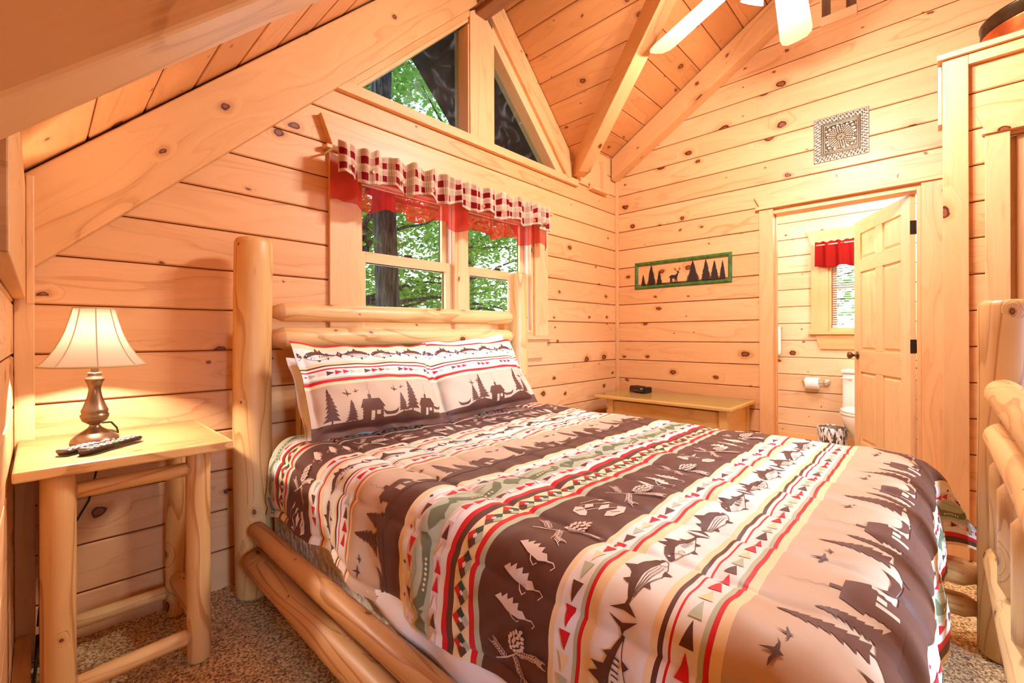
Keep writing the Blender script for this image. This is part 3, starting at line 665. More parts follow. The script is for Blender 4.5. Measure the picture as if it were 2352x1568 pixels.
# ------------------------------------------------------------------ valance over the bed window
v_ = thing('curtain_valance', (1.85, 2.17, 2.03), 'long gathered valance with plaid top layer and red lower layer over the bed window', 'curtain')
frV = lambda x, y, z: (x, y, z)
drape_cloth('red_layer', ['red_sheer'], .995, 2.685, 2.00, 1.765, 2.172, .026, 41, 9, frV, v_, zb_wave=.020, flare=.006, top_amp=.010, nx=420)
drape_cloth('plaid_layer', ['plaid_cloth'], 1.01, 2.675, 2.055, 1.890, 2.128, .020, 52, 4, frV, v_, zb_wave=.016, flare=.004, top_amp=.020, nx=520, uvscale=1.25)
m = MB(); m.tube([(1.0, 2.16, 2.033), (2.68, 2.16, 2.033)], .008, 10); m.tube([(1.01, 2.16, 2.033), (1.01, YB, 2.033)], .006, 8); m.tube([(2.67, 2.16, 2.033), (2.67, YB, 2.033)], .006, 8); m.build('curtain_rod', ['vinyl_white'], v_)
simple('wood_button', srgb(188, 108, 40), .4)
pb = None
for x, z in ((1.081, 1.945), (1.189, 1.942), (1.366, 1.934), (1.56, 1.933), (1.957, 1.926), (2.125, 1.925), (2.452, 1.925), (2.584, 1.925)):
    m = MB()
    if pb is None:
        m.lathe([(.0005, .004), (.004, .0035), (.0075, .004), (.0105, .0048), (.012, .003), (.0115, 0)], 0, 0, 16)
        m.v = [(a, -c_, b) for a, b, c_ in m.v]
        pb = m.build('button', ['wood_button'], v_); o = pb
    else:
        o = pb.copy(); COL.objects.link(o)
    o.parent = v_; o.location = (0, 0, 0); o.matrix_parent_inverse = Matrix.Identity(4); o.location = Vector((x, 2.108, z)) - v_.location

# ------------------------------------------------------------------ nightstand
TB = thing('log_nightstand', (.2, 2.0, 0), 'tall log nightstand with plank top in the left corner beside the bed', 'nightstand')
m = MB(); m.box((-.05, 1.735, .718), (.455, 2.262, .7475), 0, 0, .35); m.build('table_top', ['log_wood'], TB, bevel=.005)
simple('clear_sheet', (.9, .95, .93), .05, **{'Transmission Weight': 1.0, 'IOR': 1.45}) if False else None
m = MB(); m.box((-.052, 1.742, .748), (.44, 2.27, .7525), 0); m.build('glass_top', ['glass'], TB)
for x, y, r in ((.035, 1.80, .037), (.375, 1.835, .035), (.375, 2.20, .034), (.03, 2.20, .034)):
    m = MB(); m.log((x, y, 0), (x, y, .7175), r, mat=0, rnd=random.random()*.4, wob=.015); m.build('leg', ['log_wood', 'log_end'], TB)
for p0, p1, r in (((.055, 1.81, .655), (.355, 1.83, .655), .023), ((.055, 1.81, .095), (.355, 1.83, .095), .025), ((.05, 2.195, .10), (.355, 2.195, .10), .024), ((.375, 1.86, .15), (.375, 2.18, .15), .028), ((.03, 1.86, .15), (.03, 2.18, .15), .026)):
    m = MB(); m.log(p0, p1, r, (.02, r*.6), (.02, r*.6), rnd=random.random()*.4); m.build('stretcher', ['log_wood', 'log_end'], TB)

# ------------------------------------------------------------------ table lamp
LX, LY, LZ = .125, 2.0, .7527
TL = thing('table_lamp', (LX, LY, LZ), 'lit bronze table lamp with cream bell shade on the log nightstand', 'lamp')
simple('antique_bronze', srgb(150, 122, 94), .26, .85, noise=.15, nscale=12)
simple('socket_metal', srgb(196, 176, 150), .35, .6)
m = MB(); m.lathe([(.001, 0), (.060, 0), (.061, .008), (.058, .018), (.050, .026), (.047, .030), (.033, .040), (.019, .050), (.0135, .058), (.0135, .062), (.021, .067), (.031, .075), (.036, .088), (.0365, .094), (.033, .097), (.0325, .101), (.034, .104), (.034, .110), (.0315, .114), (.026, .130), (.019, .152), (.0155, .172), (.016, .184), (.021, .200), (.0245, .206), (.024, .212), (.018, .218), (.0165, .222), (.018, .228), (.017, .231), (.001, .232)], 0, 0, 40)
m.v = [(a+LX, b+LY, c_+LZ) for a, b, c_ in m.v]; m.build('base', ['antique_bronze'], TL)
m = MB(); m.lathe([(.001, 0), (.0095, 0), (.0095, .055), (.012, .06), (.012, .09), (.001, .09)], LX, LY, 16); m.v = [(a, b, c_+LZ+.232) for a, b, c_ in m.v]; m.build('socket', ['socket_metal'], TL)
t = NT('lamp_shade'); d = t.n('BsdfDiffuse', {0: (.93, .86, .74, 1)}).outputs[0]; l = t.n('BsdfTranslucent', {0: (1, .96, .88, 1)}).outputs[0]
mx = t.n('MixShader', {0: .80, 1: d, 2: l}); t.t.links.new(mx.outputs[0], t.out.inputs[0]); MAT['lamp_shade'] = t.m
simple('shade_trim', srgb(214, 190, 140), .7)
prof = [(.1316, 1.006), (.128, 1.010), (.117, 1.022), (.104, 1.040), (.090, 1.064), (.078, 1.090), (.068, 1.118), (.060, 1.148), (.054, 1.172), (.0505, 1.192)]
def shade_r(z, ph):
    for (r0, z0), (r1, z1) in zip(prof, prof[1:]):
        if z0 <= z <= z1: r = r0+(r1-r0)*(z-z0)/(z1-z0); break
    else: r = prof[-1][0] if z > 1.1 else prof[0][0]
    seg = (ph % (PI/4)) / (PI/4); return r*(1-.045*math.sin(PI*seg))
V = []; F = []; ns = 96
for j, (r, z) in enumerate(prof):
    for k in range(ns): ph = 2*PI*k/ns; rr = shade_r(z, ph); V.append((LX+rr*math.cos(ph), LY+rr*math.sin(ph), z))
for j in range(len(prof)-1):
    for k in range(ns): k2 = (k+1) % ns; F.append((j*ns+k, j*ns+k2, (j+1)*ns+k2, (j+1)*ns+k))
m = MB(); m.shared(V, F); sh = m.build('lamp_shade', ['lamp_shade'], TL); s = sh.modifiers.new('th', 'SOLIDIFY'); s.thickness = .0012
for k in range(8):
    ph = k*PI/4; m = MB(); m.tube([(LX+(r+.0006)*math.cos(ph), LY+(r+.0006)*math.sin(ph), z) for r, z in prof], .0016, 6); m.build('rib', ['shade_trim'], sh)
for z, r_ in ((1.006, .0028), (1.192, .002)):
    m = MB(); m.tube([(LX+shade_r(z, 2*PI*k/64)*math.cos(2*PI*k/64), LY+shade_r(z, 2*PI*k/64)*math.sin(2*PI*k/64), z) for k in range(65)], r_, 6, caps=False); m.build('shade_rim', ['shade_trim'], sh)
t = NT('bulb_glow'); e = t.n('Emission', {0: (1, .82, .56, 1), 1: 60.0}); t.t.links.new(e.outputs[0], t.out.inputs[0]); MAT['bulb_glow'] = t.m
m = MB(); m.lathe([(.001, 1.06), (.012, 1.07), (.013, 1.08), (.022, 1.095), (.026, 1.112), (.022, 1.132), (.010, 1.142), (.001, 1.144)], LX, LY, 16); m.build('light_bulb', ['bulb_glow'], TL)
simple('cord_black', (.02, .014, .01), .4)
simple('cord_brown', srgb(110, 52, 20), .4)
m = MB(); m.tube([(LX+.02, LY+.035, LZ+.06), (LX+.045, LY+.06, LZ+.055), (LX+.062, LY+.09, LZ+.03), (LX+.07, LY+.14, LZ+.004), (LX+.06, LY+.2, LZ+.004), (LX+.03, LY+.268, LZ+.003), (LX+.01, LY+.274, .70), (LX+.02, LY+.265, .60), (LX-.0, LY+.262, .50), (LX-.06, LY+.262, .38), (LX-.12, LY+.262, .25), (LX-.13, LY+.262, .1)], .0032, 8); m.build('power_cord', ['cord_black'], TL)

# ------------------------------------------------------------------ remote controls
simple('remote_black', srgb(58, 40, 30), .22)
simple('remote_key', srgb(206, 190, 176), .4); simple('remote_green', srgb(60, 190, 60), .4)
def remote(cx, cy, ang, L, W, H, lab, rounded, z0=.7528):
    R_ = Matrix.Translation((cx, cy, z0)) @ Matrix.Rotation(ang, 4, 'Z'); rt = thing('remote_control', (cx, cy, z0), lab, 'remote control')
    m = MB(); n = 18; rows = []
    for i in range(n+1):
        q = i/n; x = -L/2 + L*q; e = min(1, math.sqrt(max(0, 1-(abs(2*q-1))**(8 if rounded else 26)))); w = W/2*(1 if not rounded else (1.08-.22*math.sin(PI*q)))*max(.12, e)
        hh = H*(1 if not rounded else (1.15-.45*math.sin(PI*q*.9+.2))) if True else H
        b = .0 if not rounded else .0035*math.sin(PI*q)
        rows.append([(x, -w, b+hh*.55), (x, -w*.93, b+hh*.97*max(.5, e)), (x, -w*.6, b+hh*max(.5, e)), (x, w*.6, b+hh*max(.5, e)), (x, w*.93, b+hh*.97*max(.5, e)), (x, w, b+hh*.55), (x, w*.7, b), (x, -w*.7, b)])
    V = [tuple(R_ @ Vector(p)) for r in rows for p in r]; F = []
    for i in range(n):
        for k in range(8): k2 = (k+1) % 8; F.append((i*8+k, (i+1)*8+k, (i+1)*8+k2, i*8+k2))
    F += [tuple(range(8)), tuple(n*8+k for k in reversed(range(8)))]
    m.shared(V, F); m.build('remote_body', ['remote_black'], rt)
    top = H*(1.0 if not rounded else .93)
    m = MB(); rows_, cols = 9, 3
    for i in range(rows_):
        for j in range(cols):
            x = -L*.40+L*.80*i/(rows_-1); y = (j-1)*W*.27; zt = H*(1 if not rounded else (1.15-.45*math.sin(PI*(x/L+.5)*.9+.2)))+(0 if not rounded else .0035*math.sin(PI*(x/L+.5)))
            m.box((x-.0048, y-.0038, zt-.002), (x+.0048, y+.0038, zt+.0016), 0, 1 if (i, j) == (4, 0) and rounded else 0, 0, R_)
    m.build('button', ['remote_key', 'remote_green'], rt, bevel=.0008); return rt
remote(.158, 1.895, math.radians(42), .205, .048, .016, 'rounded dark remote control lying nearest the viewer on the nightstand', True)
remote(.105, 1.925, math.radians(40), .17, .046, .013, 'flat square-ended remote control half hidden behind the rounded one', False)

# ------------------------------------------------------------------ outlet, floor cable
simple('almond_plastic', srgb(222, 186, 140), .4)
w = thing('wall_outlet', (.61, YB, .355), 'almond wall outlet plate low on the window wall left of the bed post', 'outlet')
m = MB(); m.box((.573, YB-.006, .297), (.645, YB-.0005, .415), 2); m.build('cover_plate', ['almond_plastic'], w, bevel=.003)
for z in (.335, .378):
    m = MB(); m.box((.593, YB-.008, z-.014), (.625, YB-.006, z+.014), 2); m.box((.602, YB-.0085, z-.004), (.604, YB-.0079, z+.006), 2, 1); m.box((.613, YB-.0085, z-.004), (.615, YB-.0079, z+.006), 2, 1); m.build('socket', ['almond_plastic', 'cord_black'], w)
m = MB(); m.tube([(-.05, 1.36, .010), (.0, 1.45, .008), (.02, 1.56, .010), (-.005, 1.72, .008), (-.02, 1.95, .010), (-.01, 2.15, .012), (-.005, 2.2, .1)], .0045, 8); o = m.build('power_cable', ['cord_black']); tag(o, 'black cable on the carpet at the bottom left corner behind the nightstand', 'cable')

# ------------------------------------------------------------------ blanket chest and clock
CH = thing('blanket_chest', (3.6, 1.6, 0), 'low golden pine chest with glass sheet on top under the deer picture', 'chest')
m = MB(); m.box((3.300, 1.045, .560), (3.862, 2.165, .588), 1, 0, .5); m.build('lid', ['chest_wood'], CH, bevel=.008)
m = MB(); m.box((3.315, 1.06, .5885), (3.85, 2.15, .5925), 1); m.build('glass_sheet', ['glass'], CH)
for x, y in ((3.335, 1.085), (3.335, 2.005), (3.80, 1.085), (3.80, 2.005)):
    m = MB(); m.box((x, y, 0), (x+.058, y+.058, .5595), 2); m.build('leg', ['chest_wood'], CH, bevel=.006)
m = MB(); m.box((3.355, 1.1435, .10), (3.378, 2.0045, .545), 1); m.build('front_panel', ['chest_wood'], CH, bevel=.003)
for y in (1.095, 2.03):
    m = MB(); m.box((3.394, y, .10), (3.799, y+.02, .5595), 0); m.build('side_panel', ['chest_wood'], CH, bevel=.002)
m = MB(); m.box((3.82, 1.144, .1), (3.835, 2.004, .559), 1); m.box((3.38, 1.116, .1), (3.82, 2.029, .115), 1); m.build('back_panel', ['chest_wood'], CH)
simple('gloss_black', (.012, .008, .007), .12); simple('label_cream', srgb(236, 214, 170), .5); simple('clock_digit', srgb(150, 60, 40), .5)
CK = thing('alarm_clock', (3.68, 1.93, .593), 'small black clock radio on the glass-topped chest in the corner', 'clock')
R_ = Matrix.Translation((3.69, 1.93, .593)) @ Matrix.Rotation(math.radians(-18), 4, 'Z')
m = MB(); prf = [(-.055, .006), (-.05, 0), (.045, 0), (.05, .006), (.05, .045), (.042, .052), (-.035, .055), (-.05, .048)]
V = [R_ @ Vector((a, y, b)) for y in (-.085, .085) for a, b in prf]
m.shared([tuple(v) for v in V], [tuple(range(8)), tuple(reversed(range(8, 16)))] + [(i, 8+i, 8+(i+1) % 8, (i+1) % 8) for i in range(8)], None, 0, 0, False); m.build('clock_body', ['gloss_black'], CK, bevel=.005)
m = MB(); m.box((-.057, -.075, .034), (-.052, -.052, .040), 0, 0, 0, R_); m.build('badge', ['label_cream'], CK)
m = MB()
for k in range(5): m.box((-.0572, .045-k*.022, .012), (-.0555, .058-k*.022, .023), 0, 0, 0, R_)
m.build('display', ['clock_digit'], CK)
m = MB()
for k in range(4): m.box((-.02, -.06+k*.03, .054), (-.005, -.045+k*.03, .058), 0, 0, 0, R_)
m.build('button', ['gloss_black'], CK, bevel=.001)

# ------------------------------------------------------------------ 2D silhouettes (x right, y up), used on cloth, art
def conifer(h, w, n=9, seed=0, trunk=.07):
    r = random.Random(seed); L = [(0, h)]; R = []
    for side in (1, -1):
        P = []
        for i in range(1, n+1):
            q = i/n; y = h*(1-q*(1-trunk)); ww = w/2*(q**.85)*(.85+.25*r.random())
            P += [(side*ww*.95, y+h*.010), (side*ww*1.08, y-h*.022), (side*ww*(.62 if i < n else .12), y-h*.010 if i < n else y)]
        if side == 1: R = P
        else: Lp = P
    return [(0, h)] + R + [(w*.045, 0), (-w*.045, 0)] + list(reversed(Lp))
def conifer_smooth(h, w, seed=0): return conifer(h, w, 8, seed, .10)
CABIN = [(-.50, .50), (-.36, .86), (-.14, .86), (-.14, 1.06), (-.02, 1.06), (-.02, .86), (.30, .86), (.54, .50), (.44, .48), (.47, .41), (.43, .36), (.47, .29), (.43, .24), (.47, .17), (.43, .12), (.47, .05), (.44, 0), (-.40, 0), (-.43, .05), (-.39, .12), (-.43, .17), (-.39, .24), (-.43, .29), (-.39, .36), (-.43, .41), (-.40, .48)]
DOORC = [(-.06, .0), (.09, .0), (.09, .36), (-.06, .36)]; WINC = [(.17, .20), (.33, .20), (.33, .36), (.17, .36)]
CANOE = [(-.5, .30), (-.46, .12), (-.36, .03), (-.2, -.01), (.2, -.01), (.36, .03), (.46, .12), (.5, .30), (.44, .22), (.3, .15), (.1, .12), (-.1, .12), (-.3, .15), (-.44, .22)]
BIRD = [(-.5, .12), (-.25, .12), (-.08, .02), (-.02, .10), (-.04, .5), (.06, .22), (.12, .02), (.34, -.05), (.5, .02), (.36, -.12), (.1, -.14), (.0, -.30), (-.06, -.12), (-.24, -.02)]
def scale(P, sx, sy=None, dx=0, dy=0, flip=False):
    sy = sx if sy is None else sy
    return [((-x if flip else x)*sx+dx, y*sy+dy) for x, y in (reversed(P) if flip else P)]
def rot(P, a): c_, s_ = math.cos(a), math.sin(a); return [(x*c_-y*s_, x*s_+y*c_) for x, y in P]
def line(P, w, w1=None):
    w1 = w if w1 is None else w1; L = []; R = []; n = len(P)
    for i in range(n):
        a, b = P[max(i-1, 0)], P[min(i+1, n-1)]; dx, dy = b[0]-a[0], b[1]-a[1]; l = math.hypot(dx, dy) or 1; ww = (w+(w1-w)*i/(n-1))/2
        L.append((P[i][0]-dy/l*ww, P[i][1]+dx/l*ww)); R.append((P[i][0]+dy/l*ww, P[i][1]-dx/l*ww))
    return L + list(reversed(R))
def ellipse(cx, cy, a, b, ang=0, n=10): return [(cx+p[0], cy+p[1]) for p in rot([(a*math.cos(2*PI*k/n), b*math.sin(2*PI*k/n)) for k in range(n)], ang)]
DEER = [(-.36, .52), (-.30, .60), (-.20, .62), (.02, .60), (.10, .64), (.18, .72), (.21, .80), (.17, .86), (.21, .88), (.26, .86), (.34, .80), (.32, .76), (.27, .75), (.25, .62), (.20, .48), (.17, .40), (.18, .22), (.20, 0), (.16, 0), (.12, .24), (.08, .36), (.05, .0), (.01, 0), (.02, .30), (-.02, .38), (-.16, .38), (-.20, .30), (-.16, .14), (-.17, 0), (-.21, 0), (-.22, .14), (-.27, .26), (-.31, 0), (-.35, 0), (-.33, .26), (-.31, .40), (-.34, .48), (-.42, .44), (-.43, .48)]
ANT1 = line([(.19, .86), (.14, .94), (.06, .98), (.02, 1.06), (.0, 1.16)], .022, .014); ANT1b = line([(.06, .98), (.08, 1.10)], .018, .010); ANT1c = line([(.02, 1.04), (-.05, 1.10)], .016, .008)
ANT2 = line([(.23, .87), (.30, .96), (.36, 1.06), (.36, 1.18)], .022, .014); ANT2b = line([(.30, .96), (.40, 1.00), (.43, 1.10)], .018, .010); ANT2c = line([(.35, 1.04), (.28, 1.12)], .016, .008)

# ------------------------------------------------------------------ deer picture
simple('green_paint', srgb(62, 104, 40), .35, noise=.35, nscale=25, bump=.3)
simple('black_iron', srgb(46, 30, 22), .5, .2)
AR = thing('wall_art', (XR, 1.653, 1.65), 'long green-framed metal cutout of a deer and pine trees', 'picture')
yl, yr, zb0, zt0 = 2.085, 1.222, 1.527, 1.777
def half_round(p0, p1, r, cut0, cut1, parent):
    """half-round moulding on the door wall, mitred"""
    m = MB(); n = 9; p0, p1 = Vector(p0), Vector(p1); ax = (p1-p0).normalized(); sd = ax.cross(Vector((-1, 0, 0)))
    V = []
    for P, c in ((p0, cut0), (p1, cut1)):
        for k in range(n+1):
            a = PI*k/n; off = sd*math.cos(a)*r; V.append(tuple(P + off + Vector((-1, 0, 0))*math.sin(a)*r*.8 + ax*c*math.cos(a)*r))
    F = [(k, k+1, n+2+k, n+1+k) for k in range(n)] + [tuple(range(n+1)), tuple(reversed(range(n+1, 2*n+2)))]
    m.shared(V, F, None, 0, 0, False); return m.build('frame', ['green_paint'], parent)
R0 = .0155; X0 = XR-.002
half_round((X0, yl-R0, zt0-R0), (X0, yr+R0, zt0-R0), R0, 1, -1, AR)
half_round((X0, yr+R0, zb0+R0), (X0, yl-R0, zb0+R0), R0, 1, -1, AR)
half_round((X0, yr+R0, zt0-R0), (X0, yr+R0, zb0+R0), R0, 1, -1, AR)
half_round((X0, yl-R0, zb0+R0), (X0, yl-R0, zt0-R0), R0, 1, -1, AR)
frA = lambda s, t, d: (XR-.0075+d, yl-s, zb0+t)
def sil(name, polys, lab=None):
    m = MB()
    for P in polys: m.prism(P, frA, .0025, 0, 0)
    o = m.build(name, ['black_iron'], AR); return o
for x, h, w_, b, n, sd in ((.085, .105, .047, .03, 9, 1), (.165, .185, .088, .031, 12, 2), (.242, .125, .055, .034, 10, 3), (.545, .185, .112, .031, 9, 4), (.655, .183, .080, .033, 13, 5), (.725, .160, .072, .036, 11, 6), (.79, .155, .055, .034, 12, 7)):
    sil('tree_silhouette', [scale(conifer(h, w_, n, sd, .05), 1, 1, x, b)])
sil('deer_silhouette', [scale(P, .125, .118, .385, .033) for P in (DEER, ANT1, ANT1b, ANT1c, ANT2, ANT2b, ANT2c)])
sil('ground_silhouette', [[(.03, .024), (.83, .024), (.83, .031), (.74, .036), (.66, .034), (.56, .031), (.47, .034), (.40, .036), (.33, .033), (.27, .036), (.19, .032), (.1, .034), (.03, .029)]])

# ------------------------------------------------------------------ embossed metal tile
t = NT('embossed_tin'); tc = t.n('TexCoord').outputs['Object']; nz_ = t.n('TexNoise', {'Vector': tc, 'Scale': 18.0, 'Detail': 3.0}).outputs[0]
pt = t.n('Attribute', attribute_name='rnd').outputs['Fac']
c = t.mix(t.ss(pt, .12, .6), (*srgb(40, 28, 16), 1), (*srgb(176, 166, 144), 1)); c = t.mix(t.math('MULTIPLY', nz_, .35), c, (*srgb(140, 110, 70), 1))
t.bsdf(**{'Base Color': c, 'Metallic': .8, 'Roughness': .35}); MAT['embossed_tin'] = t.m
y0, y1, z0, z1 = .660, .3435, 2.3355, 2.650; n = 190
gy, gz = np.meshgrid(np.linspace(-1, 1, n), np.linspace(-1, 1, n))
A_ = np.maximum(abs(gy), abs(gz)); r_ = np.hypot(gy, gz); th = np.arctan2(gz, gy)
hgt = .0022*np.exp(-((A_-.60)/.02)**2) + .0022*np.exp(-((A_-.66)/.015)**2)
inn = A_ < .56
hgt += np.where(r_ < .17, .003*np.abs(np.cos(th*5.5))*np.exp(-((r_-.10)/.06)**2), 0)
for k, rr in enumerate((.22, .30, .38, .46)): hgt += np.where(inn, .0028*np.exp(-((r_-rr)/.035)**2)*np.abs(np.cos(th*(8+3*k)+k)), 0)
hgt += np.where(inn & (r_ > .48), .0022*np.abs(np.sin(gy*19+gz*7)*np.sin(gz*19-gy*7)), 0)
hgt += np.where((A_ > .70) & (A_ < .97), .0026*np.abs(np.sin((np.where(abs(gy) > abs(gz), gz, gy))*26+A_*14))*np.exp(-((A_-.86)/.12)**2), 0)
hgt += np.where((A_ > .72) & (A_ < .97), .0016*np.abs(np.sin(gy*41)*np.sin(gz*41)), 0) + .002*np.exp(-((A_-.985)/.012)**2)
V = [(XR-.004-hgt[j, i], y0+(y1-y0)*i/(n-1), z0+(z1-z0)*j/(n-1)) for j in range(n) for i in range(n)]
F = [(j*n+i, j*n+i+1, (j+1)*n+i+1, (j+1)*n+i) for j in range(n-1) for i in range(n-1)]
m = MB(); m.shared(V, F); hm = hgt.max(); m.rn = [float((hgt[f[0]//n, f[0] % n]+hgt[f[2]//n, f[2] % n])/2/hm) for f in F]; m.box((XR-.0042, y1, z0), (XR-.0005, y0, z1), 0, 0, .1)
o = m.build('metal_tile', ['embossed_tin'], loc=(XR, .5, 2.49)); tag(o, 'square embossed silver tin tile above the bathroom door', 'wall tile')

for (y, z, dx, lab) in ((.527, 2.240, .0, 'small white plastic hook on the board above the middle of the door'), (.199, 2.147, .026, 'small white plastic hook on the door header near its right end')):
    m = MB(); x = XR-dx; m.tube([(x-.0005, y, z), (x-.004, y, z)], [.011, .010], 14); m.tube([(x-.003, y, z+.004), (x-.014, y, z-.004), (x-.018, y, z-.012), (x-.014, y, z-.020)], [.004, .0035, .003, .003], 8)
    o = m.build('wall_hook', ['vinyl_white'], loc=(x, y, z)); tag(o, lab, 'hook')
# ------------------------------------------------------------------ round metal box on the closet ledge
simple('copper', srgb(196, 98, 48), .28, .85, noise=.35, nscale=9); simple('dark_tin', srgb(74, 54, 34), .3, .85, noise=.3, nscale=14); simple('leather', srgb(120, 62, 40), .5)
HX, HY, HZ, HR = 3.345, -.380, 2.483, .225
HB = thing('hat_box', (HX, HY, HZ), 'round copper and tin box with leather strap on the closet ledge', 'box')
m = MB(); m.lathe([(.001, 0), (HR-.008, 0), (HR-.003, .004), (HR-.003, .10), (HR, .103), (HR, .108), (HR-.003, .110)], HX, HY, 64); m.v = [(a, b, c_+HZ) for a, b, c_ in m.v]; m.build('copper_body', ['copper'], HB)
m = MB(); m.lathe([(HR-.004, .111), (HR+.002, .112), (HR+.002, .165), (HR+.006, .168), (HR+.006, .176), (HR-.004, .180), (.15, .195), (.001, .198)], HX, HY, 64); m.v = [(a, b, c_+HZ) for a, b, c_ in m.v]; m.build('tin_lid', ['dark_tin'], HB)
m = MB(); a0 = math.radians(172); M = Matrix.Translation((HX+math.cos(a0)*(HR+.006), HY+math.sin(a0)*(HR+.006), HZ)) @ Matrix.Rotation(a0, 4, 'Z')
m.box((-.004, -.022, .06), (.004, .022, .185), 2, 0, 0, M); m.build('strap', ['leather'], HB, bevel=.002)
m = MB(); m.box((.0045, -.026, .085), (.009, .026, .12), 2, 0, 0, M); m.build('buckle', ['socket_metal'], HB, bevel=.002)

# ------------------------------------------------------------------ six-panel door standing open into the bathroom
ang = math.radians(27.5); DH = Vector((XR+.068, .112, 0)); DWd, DHt, DT = .80, 2.018, .035
Md = Matrix.Translation(DH) @ Matrix.Rotation(ang, 4, 'Z')
D = thing('door_1', tuple(DH), 'x', 'door'); del D['label']; del D['category']; D['kind'] = 'structure'
m = MB(); sw = .105; xm0, xm1 = DWd/2-.05, DWd/2+.05
m.box((0, 0, .008), (sw, DT, DHt), 2, 0, None, Md); m.box((DWd-sw, 0, .008), (DWd, DT, DHt), 2, 0, None, Md)
rails = [(.008, .24), (.80, .97), (1.60, 1.70), (1.91, DHt)]
for a, b in rails: m.box((sw, 0, a), (DWd-sw, DT, b), 0, 0, None, Md)
for (a, b), (c_, d_) in zip(rails, rails[1:]): m.box((xm0, 0, b), (xm1, DT, c_), 2, 0, None, Md)
m.build('door_frame', ['pine_door'], D, bevel=.004)
for (a, b), (c_, d_) in zip(rails, rails[1:]):
    for xa, xb in ((sw, xm0), (xm1, DWd-sw)):
        m = MB(); m.box((xa, DT*.5-.004, b), (xb, DT*.5+.004, c_), 2, 0, None, Md)
        i = .03
        for yo, yi in ((DT*.5-.004, .004), (DT*.5+.004, DT-.004)):
            o4 = [(xa+.012, yo, b+.012), (xb-.012, yo, b+.012), (xb-.012, yo, c_-.012), (xa+.012, yo, c_-.012)]; i4 = [(xa+i, yi, b+i), (xb-i, yi, b+i), (xb-i, yi, c_-i), (xa+i, yi, c_-i)]
            V = [tuple(Md @ Vector(p)) for p in o4+i4]
            fs = [(4, 5, 6, 7)] + [(k, (k+1) % 4, 4+(k+1) % 4, 4+k) for k in range(4)]
            uv_ = [[((o4+i4)[q][2], (o4+i4)[q][0]) for q in f] for f in fs]
            m.shared(V, fs, uv_, 0, random.random(), False)
        m.build('door_panel', ['pine_door'], D)
simple('pewter_knob', srgb(120, 92, 70), .25, .9)
for sgn in (-1, 1):
    m = MB(); m.lathe([(.001, 0), (.030, 0), (.032, .004), (.026, .008), (.012, .012), (.010, .030), (.016, .036), (.026, .046), (.029, .056), (.025, .066), (.012, .071), (.001, .072)], 0, 0, 24)
    M = Md @ Matrix.Translation((DWd-.06, DT*.5+sgn*(DT*.5+.0005), .93)) @ Matrix.Rotation(-sgn*PI/2, 4, 'X')
    m.v = [tuple(M @ Vector(p)) for p in m.v]; m.build('door_knob', ['pewter_knob'], D)
for z in (.22, 1.02, 1.80):
    m = MB(); m.tube([tuple(Md @ Vector((-.004, -.004, z-.045))), tuple(Md @ Vector((-.004, -.004, z+.045)))], .006, 8)
    m.box((XR+.062, .1065, z-.045), (XR+.100, .109, z+.045), 2); m.box((-.0025, .002, z-.045), (-.0005, .032, z+.045), 2, 0, 0, Md); m.build('door_hinge', ['black_iron'], D)

# ------------------------------------------------------------------ bathroom things
simple('porcelain', srgb(250, 246, 238), .12); simple('chrome', (.82, .80, .78), .12, 1.0); simple('paper', srgb(252, 250, 246), .9)
T_ = thing('toilet', (5.1, .46, 0), 'white toilet partly hidden behind the open bathroom door', 'toilet')
m = MB(); m.box((5.20, .245, .40), (5.395, .665, .735), 2); m.build('tank', ['porcelain'], T_, bevel=.02)
m = MB(); m.box((5.185, .235, .7355), (5.40, .675, .770), 2); m.build('tank_lid', ['porcelain'], T_, bevel=.012)
m = MB(); m.tube([(5.197, .60, .69), (5.182, .60, .69)], .012, 12); m.tube([(5.184, .605, .69), (5.178, .645, .695), (5.18, .675, .69)], .007, 8); m.build('flush_handle', ['porcelain'], T_)
def oval(cx, cy, a, b, z, n=36): return [(cx+a*math.cos(2*PI*k/n), cy+b*math.sin(2*PI*k/n), z) for k in range(n)]
def loft(rings, name, mat, parent, closed=True):
    n = len(rings[0]); m = MB(); F = []
    for i in range(len(rings)-1):
        for k in range(n): k2 = (k+1) % n; F.append((i*n+k, i*n+k2, (i+1)*n+k2, (i+1)*n+k))
    F += [tuple(reversed(range(n))), tuple((len(rings)-1)*n+k for k in range(n))]
    m.shared([p for r in rings for p in r], F); return m.build(name, [mat], parent)
loft([oval(5.02, .455, .22, .11, .004), oval(5.01, .455, .20, .10, .04), oval(4.99, .455, .17, .09, .14), oval(4.96, .455, .20, .13, .24), oval(4.94, .455, .245, .175, .33), oval(4.94, .455, .255, .185, .385), oval(4.94, .455, .25, .18, .40)], 'bowl', 'porcelain', T_)
loft([oval(4.945, .455, .255, .188, .4005), oval(4.945, .455, .262, .194, .408), oval(4.945, .455, .262, .194, .418), oval(4.945, .455, .255, .188, .424)], 'seat', 'porcelain', T_)
loft([oval(4.95, .455, .250, .186, .4245), oval(4.95, .455, .260, .192, .432), oval(4.95, .455, .255, .188, .444), oval(4.95, .455, .22, .16, .452)], 'seat_lid', 'porcelain', T_)
TH = thing('paper_holder', (XB, .9, .62), 'chrome toilet paper holder on the bathroom wall', 'paper holder')
for y in (.995, .815):
    m = MB(); m.lathe([(.001, 0), (.034, 0), (.034, .006), (.026, .010), (.014, .014), (.012, .05), (.016, .058), (.016, .072), (.001, .074)], 0, 0, 24); m.v = [(XB-.0005-c_, y+a, .622+b) for a, b, c_ in m.v]; m.build('post', ['chrome'], TH)
m = MB(); m.tube([(XB-.062, .99, .622), (XB-.062, .82, .622)], .009, 12); m.build('bar', ['chrome'], TH)
m = MB(); 
